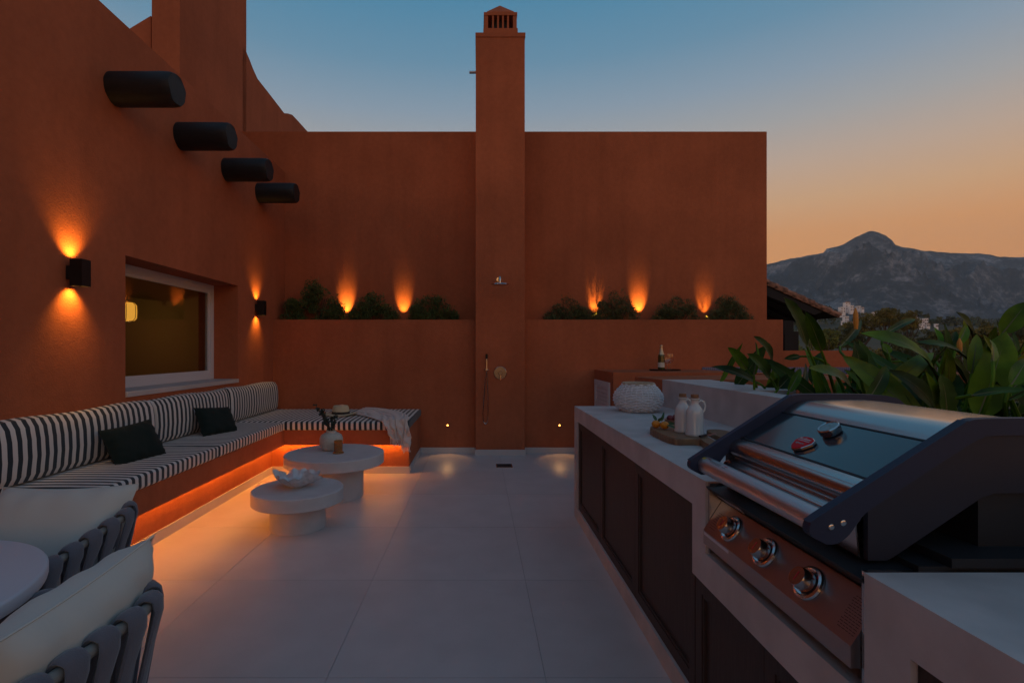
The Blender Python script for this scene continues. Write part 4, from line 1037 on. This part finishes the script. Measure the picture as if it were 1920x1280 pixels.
onhandle(HY1-.045, 1.15, .018, .35, M['yellow'], 'sticker')
onhandle(HY1-.075, 1.35, .024, .12, M['redink'], 'print'); 
for k in range(3): onhandle(HY1-.150, 1.25-.13*k, .085-.01*k, .04, M['ink'], 'print')
onhandle(HY1-.185, 1.3, .020, .10, M['redink'], 'print'); onhandle(HY1-.185, 1.05, .022, .06, M['ink'], 'print')

# ================================================================== DINING CHAIRS AND TABLE
def arc_rim(z_b, z_a, w, d, yf, n=60):
    """U-shaped rail: from left arm front round the back (+y) to right arm front"""
    pts = []; r = .17; hw_ = w/2
    L1 = d-r
    segs = [('l', (-hw_, yf), (-hw_, yf+L1)), ('a', (-hw_+r, yf+L1), PI, PI/2), ('l', (-hw_+r, yf+d), (hw_-r, yf+d)), ('a', (hw_-r, yf+L1), PI/2, 0), ('l', (hw_, yf+L1), (hw_, yf))]
    P = []
    for s in segs:
        if s[0] == 'l':
            for q in range(13): P.append((s[1][0]+(s[2][0]-s[1][0])*q/12, s[1][1]+(s[2][1]-s[1][1])*q/12))
        else:
            for q in range(1, 12): a = s[2]+(s[3]-s[2])*q/12; P.append((s[1][0]+r*math.cos(a), s[1][1]+r*math.sin(a)))
    out_ = []
    for x, y in P:
        t = min(1, max(0, (y-yf)/d)); out_.append(Vector((x, y, z_a+(z_b-z_a)*t*t*(3-2*t))))
    return out_
def resample(P, s):
    d = [0]
    for a, b in zip(P, P[1:]): d.append(d[-1]+(b-a).length)
    x = s*d[-1]
    for i in range(len(P)-1):
        if d[i] <= x <= d[i+1]+1e-9:
            q = (x-d[i])/max(1e-9, d[i+1]-d[i]); return P[i]*(1-q)+P[i+1]*q, (P[i+1]-P[i]).normalized(), d[-1]
    return P[-1], (P[-1]-P[-2]).normalized(), d[-1]
def make_chair():
    t = thing('dining_chair', (0,0,0), 'x', 'chair', 'rope weave dining chairs round the table')
    rim = arc_rim(.735, .665, .62, .58, -.28); low = arc_rim(.40, .40, .54, .52, -.26)
    rr = [rim[0]+Vector((0,-.01,-.26))]+[rim[0]+Vector((0,-.02,-.06))]+rim+[rim[-1]+Vector((0,-.02,-.06))]+[rim[-1]+Vector((0,-.01,-.26))]
    obj('back_rail', G().tube(rr, .0135, 12), M['chairtube'], t)
    obj('seat_frame', G().tube([low[0]]+low[1:], .013, 10), M['chairtube'], t)
    obj('front_rail', G().tube([low[0], low[-1]], .013, 10), M['chairtube'], t)
    for x, y in ((-.26,-.25),(.26,-.25),(-.22,.22),(.22,.22)):
        obj('leg', G().tube([(x,y,.41),(x*1.10,y*1.12,.001)], [.014,.010], 10), M['chairtube'], t)
    # straps: each loops over the rail and runs to the seat frame in a V
    N = 20
    for k in range(N):
        s = (k+.5)/N; p, tg, L = resample(rim, s)
        o_ = Vector((tg.y, -tg.x, 0)); 
        c0 = Vector((0, .0, 0)); 
        if (p-c0).dot(o_) < 0: o_ = -o_
        dlt = .034
        la, _, _ = resample(low, min(1, s+dlt)); lb_, _, _ = resample(low, max(0, s-dlt))
        R_ = .0225
        path = [lb_-o_*.006+Vector((0,0,.0))]
        path += [lb_.lerp(p, .35)-o_*.012, lb_.lerp(p, .75)-o_*.018-tg*.004, p-o_*R_+Vector((0,0,-.012))-tg*.004]
        for q in range(1, 6):
            a = PI*q/6; path.append(p-o_*math.cos(a)*R_+Vector((0,0,math.sin(a)*R_)))
        path += [p+o_*R_+Vector((0,0,-.012))+tg*.004, la.lerp(p, .75)+o_*.022+tg*.006, la.lerp(p, .35)+o_*.020, la+o_*.014, la-Vector((0,0,.014))]
        # ribbon with soft elliptical section, width along the rail
        g = G(); m_ = len(path); n = 10; vs = []
        for i, c in enumerate(path):
            t_ = (path[min(i+1,m_-1)]-path[max(i-1,0)]).normalized(); wdir = (tg-t_*tg.dot(t_)); wdir = wdir.normalized(); nn = t_.cross(wdir).normalized()
            ww = .0285 if 3 <= i <= 9 else .023
            for j in range(n):
                a = 2*PI*j/n; ca, sa = math.cos(a), math.sin(a)
                vs.append(c+wdir*(abs(ca)**.7*math.copysign(1, ca))*ww+nn*sa*.0082)
        g.add(vs, [(i*n+j, i*n+(j+1)%n, (i+1)*n+(j+1)%n, (i+1)*n+j) for i in range(m_-1) for j in range(n)], True)
        obj('strap', g, M['rope'], t)
    obj('seat_pad', G().rbox(-.25,.25,-.26,.23,.405,.475,.03,4, puff=.015, cuts=4), M['rope'], t)
    return t
c1 = make_chair(); c1['label'] = 'grey rope weave armchair beyond the round table, nearer the bench'
c2 = copy_tree(c1); c2['label'] = 'grey rope weave armchair cut off at the lower left corner of the photo'
c1.location = (-1.655, 1.79, 0); c1.rotation_euler.z = math.radians(-3)
c2.location = (-1.10, 1.06, 0); c2.rotation_euler.z = math.radians(-93)
pillow(.50, .50, .19, (-1.605, 1.905, .607), (math.radians(-33), math.radians(0), math.radians(6)), M['cream'], 'plump cream pillow leaning in the chair nearer the bench', 11, 'cream chair pillows')
pillow(.50, .48, .18, (-.962, 1.140, .628), (math.radians(-24), math.radians(2), math.radians(-86)), M['cream'], 'plump cream pillow in the chair at the lower left corner', 17, 'cream chair pillows')
tb_ = thing('dining_table', (-1.62, 1.21, 0), 'round white dining table cut by the left edge of the photo', 'table')
obj('tabletop', G().lathe([(.455,.700),(.463,.704),(.465,.712),(.465,.733),(.461,.739),(.455,.741)], (-1.62,1.21,0), 96), M['tablew'], tb_)
obj('column', G().lathe([(.05,.02),(.045,.06),(.045,.700)], (-1.62,1.21,0), 32), M['tablew'], tb_)
obj('foot', G().lathe([(.24,.001),(.24,.012),(.06,.022)], (-1.62,1.21,0), 48), M['tablew'], tb_)

# ================================================================== STRELITZIAS
def big_leaf(base, tip, w, face, m, parent, fold=.28, bend=.06, n=14, ground=None, label=None):
    base, tip, face = Vector(base), Vector(tip), Vector(face); ax = tip-base; L = ax.length; t = ax/L; side = t.cross(face).normalized(); nrm = side.cross(t).normalized()
    vs = []; mid = []; ph = random.uniform(0, 6); sp_ = random.random()
    E = (-1,-.72,-.38,0,.38,.72,1)
    for k in range(n+1):
        q = k/n; wd = w*.5*(math.sin(PI*q**.80)**.62 if 0 < q < 1 else .03)*(1 if q < .9 else (1-(q-.9)*4.5))
        c = base+ax*q+nrm*bend*L*math.sin(PI*q*.9)-Vector((0,0,1))*.02*L*q**3
        mid.append(c)
        for e in E:
            cup = fold*wd*(abs(e)**1.3)
            vs.append(c+side*wd*e*(1-.10*fold)+nrm*cup+nrm*w*.035*math.sin(q*11+e*2+ph)*abs(e)+nrm*w*.02*math.sin(q*37+ph)*abs(e)**2)
    n_ = len(E)
    g = G(); g.add(vs, [(k*n_+i, k*n_+i+1, (k+1)*n_+i+1, (k+1)*n_+i) for k in range(n) for i in range(n_-1)], True)
    lf = obj('leaf', g, m, parent, label=label)
    obj('midrib', G().tube([p-nrm*.002 for p in mid], [.0042*(1-.8*k/n)+.0006 for k in range(n+1)], 6), M['rib'], lf)
    if ground is not None:
        gp = Vector(ground); cpt = base-t*min(.25, (base-gp).length*.5)
        pts = [gp*(1-q)**2+cpt*2*q*(1-q)+base*q*q for q in [i/8 for i in range(9)]]
        obj('petiole', G().tube(pts, [.011-.005*i/8 for i in range(9)], 6), M['sleaf'], lf)
    return lf
GZ = .86
plants = []
def plant(x, y, lab): 
    p = thing('strelitzia', (x, y, GZ), lab, 'plant', 'strelitzias in the bed behind the kitchen'); p['xy'] = 0; del p['xy']; plants.append((p, x, y)); return p
P1 = plant(1.86, 3.35, 'strelitzia clump with drooping dark leaves at the left end of the bed')
P2 = plant(2.15, 2.95, 'strelitzia with tall narrow upright leaves before the tiled roof')
P3 = plant(2.15, 2.35, 'strelitzia with the longest drooping leaf and an orange flower bract')
P4 = plant(2.45, 2.15, 'strelitzia clump in the middle of the bed with twisted mid green leaves')
P5 = plant(2.55, 2.40, 'strelitzia at the right edge with the broad bright upright leaf')
P6 = plant(2.75, 3.0, 'strelitzia at the back of the bed with thin dark leaves against the trees')
def HL(P, b, t, w, Y, m='sleaf', dY=0., face=(0,-1,.25), fold=.28, bend=.05, lab=None):
    """leaf from base pixel to tip pixel at depth Y, w px wide"""
    p, gx_, gy_ = next(q for q in plants if q[0] is P)
    big_leaf(at(b[0], b[1], Y), at(t[0], t[1], Y+dY), w/F*Y, face, M[m], p, fold, bend, ground=(gx_+random.uniform(-.05,.05), gy_+random.uniform(-.05,.05), GZ), label=lab)
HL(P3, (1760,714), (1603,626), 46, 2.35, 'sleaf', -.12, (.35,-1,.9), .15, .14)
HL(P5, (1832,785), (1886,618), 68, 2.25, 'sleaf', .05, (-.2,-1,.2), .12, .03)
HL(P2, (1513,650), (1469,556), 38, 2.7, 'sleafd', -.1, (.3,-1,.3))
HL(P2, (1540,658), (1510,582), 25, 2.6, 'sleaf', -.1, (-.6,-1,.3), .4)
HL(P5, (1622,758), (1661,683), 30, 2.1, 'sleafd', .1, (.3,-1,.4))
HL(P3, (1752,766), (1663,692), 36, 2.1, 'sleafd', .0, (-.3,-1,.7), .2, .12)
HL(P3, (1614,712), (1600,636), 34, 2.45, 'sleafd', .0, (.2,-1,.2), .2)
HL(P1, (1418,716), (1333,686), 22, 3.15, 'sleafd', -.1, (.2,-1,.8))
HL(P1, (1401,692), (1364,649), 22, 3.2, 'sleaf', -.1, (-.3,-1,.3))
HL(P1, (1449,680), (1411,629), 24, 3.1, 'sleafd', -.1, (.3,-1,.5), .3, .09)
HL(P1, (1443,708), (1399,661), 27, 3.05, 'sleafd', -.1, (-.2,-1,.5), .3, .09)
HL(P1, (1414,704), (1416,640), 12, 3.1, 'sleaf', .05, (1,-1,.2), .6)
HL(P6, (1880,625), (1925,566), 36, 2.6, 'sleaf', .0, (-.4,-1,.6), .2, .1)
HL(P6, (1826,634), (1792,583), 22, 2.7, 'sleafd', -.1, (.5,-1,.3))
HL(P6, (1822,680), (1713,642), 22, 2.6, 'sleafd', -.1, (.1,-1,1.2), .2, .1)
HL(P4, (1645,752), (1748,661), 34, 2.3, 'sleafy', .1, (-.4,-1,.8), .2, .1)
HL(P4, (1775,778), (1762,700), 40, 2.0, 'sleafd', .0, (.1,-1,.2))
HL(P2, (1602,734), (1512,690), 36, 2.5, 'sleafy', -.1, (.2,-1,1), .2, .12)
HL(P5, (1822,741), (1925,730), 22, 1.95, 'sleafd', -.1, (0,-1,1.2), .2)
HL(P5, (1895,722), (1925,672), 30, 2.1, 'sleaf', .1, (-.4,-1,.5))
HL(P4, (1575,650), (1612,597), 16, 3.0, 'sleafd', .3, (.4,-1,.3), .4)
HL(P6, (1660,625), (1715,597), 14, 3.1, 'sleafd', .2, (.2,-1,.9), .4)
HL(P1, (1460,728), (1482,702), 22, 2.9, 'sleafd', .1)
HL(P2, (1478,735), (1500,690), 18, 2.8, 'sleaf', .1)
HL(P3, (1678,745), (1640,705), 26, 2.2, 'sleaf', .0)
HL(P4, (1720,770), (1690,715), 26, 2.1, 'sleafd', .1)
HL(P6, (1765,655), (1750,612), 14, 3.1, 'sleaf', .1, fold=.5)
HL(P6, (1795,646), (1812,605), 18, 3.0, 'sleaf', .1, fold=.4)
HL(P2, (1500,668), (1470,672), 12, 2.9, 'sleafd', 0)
# fillers: a thicket low down, in the bed's own space
for k in range(92):
    p, gx_, gy_ = random.choice(plants)
    gx2, gy2 = gx_+random.uniform(-.38,.42), gy_+random.uniform(-.55,.65); gx2 = max(1.80, gx2)
    a = random.uniform(0, 2*PI); l = random.uniform(.22,.40); hgt = random.uniform(.05, .30)
    lean = random.uniform(.05,.34)
    b = Vector((gx2+math.cos(a)*lean*.4, gy2+math.sin(a)*lean*.4, GZ+hgt)); t = b+Vector((math.cos(a)*lean*1.1, math.sin(a)*lean*1.1, l*random.uniform(.35,1)))
    if t.z > 1.42: t.z = 1.42
    if b.x < 1.80: continue
    if t.x < 1.72: t.x = 1.72
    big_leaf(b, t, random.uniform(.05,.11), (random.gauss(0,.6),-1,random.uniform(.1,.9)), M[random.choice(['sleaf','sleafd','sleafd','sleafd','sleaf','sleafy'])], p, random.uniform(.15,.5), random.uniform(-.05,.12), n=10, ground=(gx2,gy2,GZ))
# upright leaves that rise above the thicket on the right
for k in range(34):
    px = random.uniform(1600, 1925); yb = random.uniform(700, 770); Yd = random.uniform(2.1, 3.2); lean = random.gauss(0, 16)
    top = random.uniform(585, 680) if px > 1740 else random.uniform(632, 700)
    if px < 1700 and Yd < 2.6: continue
    q = min(plants, key=lambda p: abs(p[1]-at(px, yb, Yd).x)+abs(p[2]-Yd))
    HL(q[0], (px, yb-40), (px+lean, top), random.uniform(14, 27)*2.4/Yd, Yd, random.choice(['sleaf','sleafd','sleaf','sleafy']), random.uniform(-.12,.1), (random.gauss(0,.4),-1,random.uniform(.1,.5)), random.uniform(.15,.4), random.uniform(-.02,.08))
def bract(P, b, t, w, Y):
    p = next(q for q in plants if q[0] is P)
    B_, T_ = at(*b, Y), at(*t, Y); g = G().tube([B_, B_.lerp(T_,.3), B_.lerp(T_,.7), T_], [w*.35,w*.5,w*.5,w*.12], 8)
    obj('flower_bract', g, M['petal'], p[0])
bract(P3, (1605,617), (1604,577), .022, 2.5); bract(P6, (1799,664), (1799,634), .022, 2.6); bract(P6, (1826,681), (1841,670), .014, 2.6)
# dark low ground cover in the bed
lf = leaves('ground_cover', M['shrub'], None, [(2.6,2.0,.93,.9,2.6,.12),(2.2,3.6,.93,.5,1.0,.10),(3.2,3.4,.95,.35,1.4,.12)], 9000, .06, 3)
lf['kind'] = 'stuff'

# ================================================================== NEIGHBOUR ROOF
nb = thing('tiled_pavilion', (8.2, 14, -7), 'neighbouring pavilion roof of weathered clay tiles with dark eaves', 'building')
YR = 11.8; a = at(1420, 523, YR); b = at(1571, 592, YR); sl = (b-a).normalized(); nr = Vector((-sl.z, 0, sl.x)); L = (b-a).length; YD_ = 4.5
g = G(); g.extr([a, b, b-nr*.05, a-nr*.05], (0,YD_,0)); obj('roof', g, M['darkwood'], nb)
rows = 20; nt_ = 9; tile0 = None
for r_ in range(rows):
    for k in range(nt_):
        y = YR+.10+r_*.225; s0 = (k)*L/nt_
        if tile0 is None:
            g = G(); vs = []
            for q, (rad, sh__) in enumerate(((.085,0),(.105,1))):
                for j in range(9):
                    an = PI*j/8; vs.append(sl*(sh__*(L/nt_+.07))+Vector((0,math.cos(an)*rad,0))+nr*(math.sin(an)*rad*.9+.02-sh__*-.012))
                for j in range(9):
                    an = PI*(8-j)/8; vs.append(sl*(sh__*(L/nt_+.07))+Vector((0,math.cos(an)*(rad-.014),0))+nr*(math.sin(an)*(rad-.014)*.9+.02-sh__*-.012))
            g.add(vs, [(i, (i+1) % 18, (i+1) % 18+18, i+18) for i in range(18)], False); g.add([vs[i] for i in range(18)], [tuple(range(18))]); g.add([vs[i+18] for i in range(18)], [tuple(range(18))])
            tile0 = obj('roof_tile', g, M['rooft'], nb, origin=(0,0,0)); md_ = tile0.data; bpy.data.objects.remove(tile0); tile0 = md_
        o = link('roof_tile', tile0, None, nb, tuple(a+sl*(s0+random.uniform(-.012,.012))+Vector((0,y-a.y,0))+nr*random.uniform(-.004,.01)))
        o.rotation_euler = (0, 0, random.uniform(-.03,.03))
for k in range(nt_):     # verge row lying on its side edge
    o = obj('verge_tile', G().extr([a+sl*(k*L/nt_)+nr*(.012), a+sl*((k+1)*L/nt_+.03)+nr*.03, a+sl*((k+1)*L/nt_+.03)-nr*.035, a+sl*(k*L/nt_)-nr*.05], (0,-.03,0)), M['rooft'], nb)
obj('beam', G().extr([a-nr*.06, b-nr*.06-sl*.35, b-nr*.20-sl*.5, a-nr*.28], (0,.14,0)), M['darkwood'], nb)
for k in range(5): obj('rafter', G().extr([a-nr*.052, b-nr*.052-sl*.05, b-nr*.12-sl*.05, a-nr*.14], (0,.08,0)).xf(Matrix.Translation((0,.6+k*.7,0))), M['darkwood'], nb)
obj('wall', G().box(5.6, 7.55, YR+.25, YR+YD_-.2, -7, a.z-1.2), M['darkwood'], nb)
obj('post', G().box(7.15, 7.35, YR+.12, YR+.24, -7, 2.05), M['darkwood'], nb)

# ================================================================== TREES
def tree(px, ptop, pw, Y, gz, m, lab, n=5200, leaf=None, grp='trees beyond the terrace', squash=.8):
    c = at(px, ptop, Y); x = c.x; top = c.z; r = pw/2/F*Y; hC = r*2*squash
    t = thing('tree', (x, Y, gz), lab, 'tree', grp)
    zc = top-hC*.55; h = top-gz
    pts = [(x,Y,gz),(x+.1*r,Y,gz+h*.35),(x-.05*r,Y,gz+h*.6),(x,Y,top-hC*.4)]
    obj('trunk', G().tube(pts, [.10*r+.05,.08*r+.04,.06*r+.03,.02*r+.01], 8), M['bark'], t)
    for k in range(6):
        a = 2*PI*k/6+random.random(); p0 = Vector((x, Y, gz+h*.45+random.uniform(0,h*.15))); p2 = Vector((x+math.cos(a)*r*.75, Y+math.sin(a)*r*.75, zc+random.uniform(-.2,.5)*hC*.5))
        obj('limb', G().tube([p0, p0.lerp(p2,.5)+Vector((0,0,-.05*r)), p2], [.045*r+.02,.03*r+.01,.012*r], 6), M['bark'], t)
    bl = []
    for k in range(34):
        d = Vector((random.gauss(0,1), random.gauss(0,1), random.gauss(0,1))).normalized()*random.uniform(.35,1)
        if d.z < -.5: d.z *= .5
        q = r*random.uniform(.16,.32)
        bl.append((x+d.x*r*.82, Y+d.y*r*.82, zc+d.z*hC*.5, q, q, q*.75))
    leaves('crown', m, t, bl, n, leaf or r*.085, 1.6)
TR = [(1661,571,62,95,'crown1','rounded olive tree top in the middle of the view, taller of the close pair'),
      (1702,583,52,92,'crown1','rounded olive tree top just right of the tallest crown'),
      (1618,590,60,100,'crown1','broad olive tree left of the tallest crown'),
      (1590,612,58,62,'crown2','dark green tree just beyond the tiled roof end'),
      (1752,612,64,80,'crown2','low dark tree standing below the white village'),
      (1800,604,70,84,'crown1','olive tree behind the orange bract on the right'),
      (1858,600,72,86,'crown1','wide olive tree near the right edge of the photo'),
      (1915,592,70,82,'crown2','dark tree at the right edge of the photo'),
      (1690,630,80,55,'crown2','dark bushy tree low in the middle behind the strelitzia leaves'),
      (1640,640,76,48,'crown1','olive bushy tree low behind the longest strelitzia leaf'),
      (1775,640,80,45,'crown2','dark bushy tree low behind the right hand strelitzia leaves'),
      (1850,640,90,42,'crown2','dark bushy tree low behind the broad upright leaf'),
      (1935,630,90,40,'crown1','olive bushy tree low at the far right edge'),
      (1545,608,70,24,'crown3','yellow green leafy tree under the eave of the tiled roof'),
      (1492,636,62,20,'crown3','bright green small tree just right of the planter end')]
for px, pt, pw, Y, m, lab in TR:
    tree(px, pt, pw, Y, -7, M[m], lab, 5200 if Y > 30 else 4200)
# far wood band as one mass, 0.5 to 2.3 km away
bl = []
for k in range(900):
    Y = random.uniform(420, 2250); u = random.uniform(-.15, 1.5); X = u*Y
    gz = gh(X, Y)
    q = random.uniform(5, 11)
    bl.append((X, Y, gz+q*.45, q*1.6, q, q*.8))
wd = leaves('distant_wood', M['crown2'], None, bl, 60000, 5.0, 1.5); wd['kind'] = 'stuff'
# village houses
def house(px, py, w, Y, storeys, lab, rf=True):
    Y = 500.
    while Y < 2300 and at(px, py, Y).z > gh(at(px, py, Y).x, Y)+4: Y += 10
    c = at(px, py, Y); W = w/F*Y; H = storeys*3.4; D = W*.8
    t = thing('village_house', (c.x, Y, c.z), lab, 'house', 'white village houses on the slopes')
    obj('wall', G().box(c.x-W/2, c.x+W/2, Y, Y+D, c.z-4, c.z+H), M['white'], t)
    if rf: obj('roof', G().extr([(c.x-W/2-.4,Y-.4,c.z+H),(c.x+W/2+.4,Y-.4,c.z+H),(c.x,Y-.4,c.z+H+W*.16)], (0,D+.8,0)), M['rooft'], t)
    else: obj('parapet', G().box(c.x-W/2-.2,c.x+W/2+.2,Y-.2,Y+D+.2,c.z+H,c.z+H+.6), M['white'], t)
    nw = max(2, int(W/4))
    for s in range(storeys):
        for k in range(nw):
            x = c.x-W/2+W*(k+.5)/nw; z = c.z+s*3.4+.9
            obj('window', G().box(x-.7, x+.7, Y-.06, Y-.01, z, z+1.7), M['dwin'], t)
HS = [(1581,586,9,700,2,False),(1590,581,9,720,3,True),(1598,583,7,740,2,False),(1577,589,6,690,1,True),(1611,579,7,760,1,False),(1618,581,5,750,1,True),
      (1588,604,8,560,2,False),(1595,609,7,540,1,True),(1583,608,6,550,1,False),(1643,590,8,620,1,True),(1636,605,7,540,2,False),(1648,611,8,520,1,True),(1657,603,7,560,2,True),
      (1664,607,7,540,1,False),(1672,603,8,560,2,False),(1680,608,7,530,1,True),(1668,611,5,520,1,False),
      (1723,610,6,640,2,False),(1730,613,8,620,2,True),(1737,609,7,650,2,False),(1728,617,7,600,1,False),(1741,613,6,630,1,True),(1757,614,5,610,1,False),(1719,597,3,900,1,True)]
wh = ['hill top cluster left','']
for i, (px, py, w_, Y, s, rf) in enumerate(HS):
    if py < 592 and px < 1604: place = 'in the hilltop cluster'
    elif px < 1604: place = 'in the small cluster below that'
    elif px < 1630: place = 'right of the hilltop cluster'
    elif px < 1700: place = 'glimpsed among the olive crowns'
    else: place = 'in the right hand cluster'
    rr_ = sorted([h for h in HS], key=lambda h: h[0]).index(HS[i])+1
    size = {1:'one storey',2:'two storey',3:'three storey'}[s]
    hk = 'gable roofed' if rf else 'flat roofed'
    side_ = ['leftmost','second from left','third from left','fourth from left','fifth from left','sixth from left','seventh from left','eighth from left']
    def grp_(h): return 0 if (h[1] < 592 and h[0] < 1604) else 1 if h[0] < 1604 else 2 if h[0] < 1630 else 3 if h[0] < 1700 else 4
    mates = sorted([h for h in HS if grp_(h) == grp_(HS[i])], key=lambda h: h[0]); pos = side_[mates.index(HS[i])]
    house(px, py, w_, Y, s, f'{hk} {size} white house, {pos} {place}', rf)
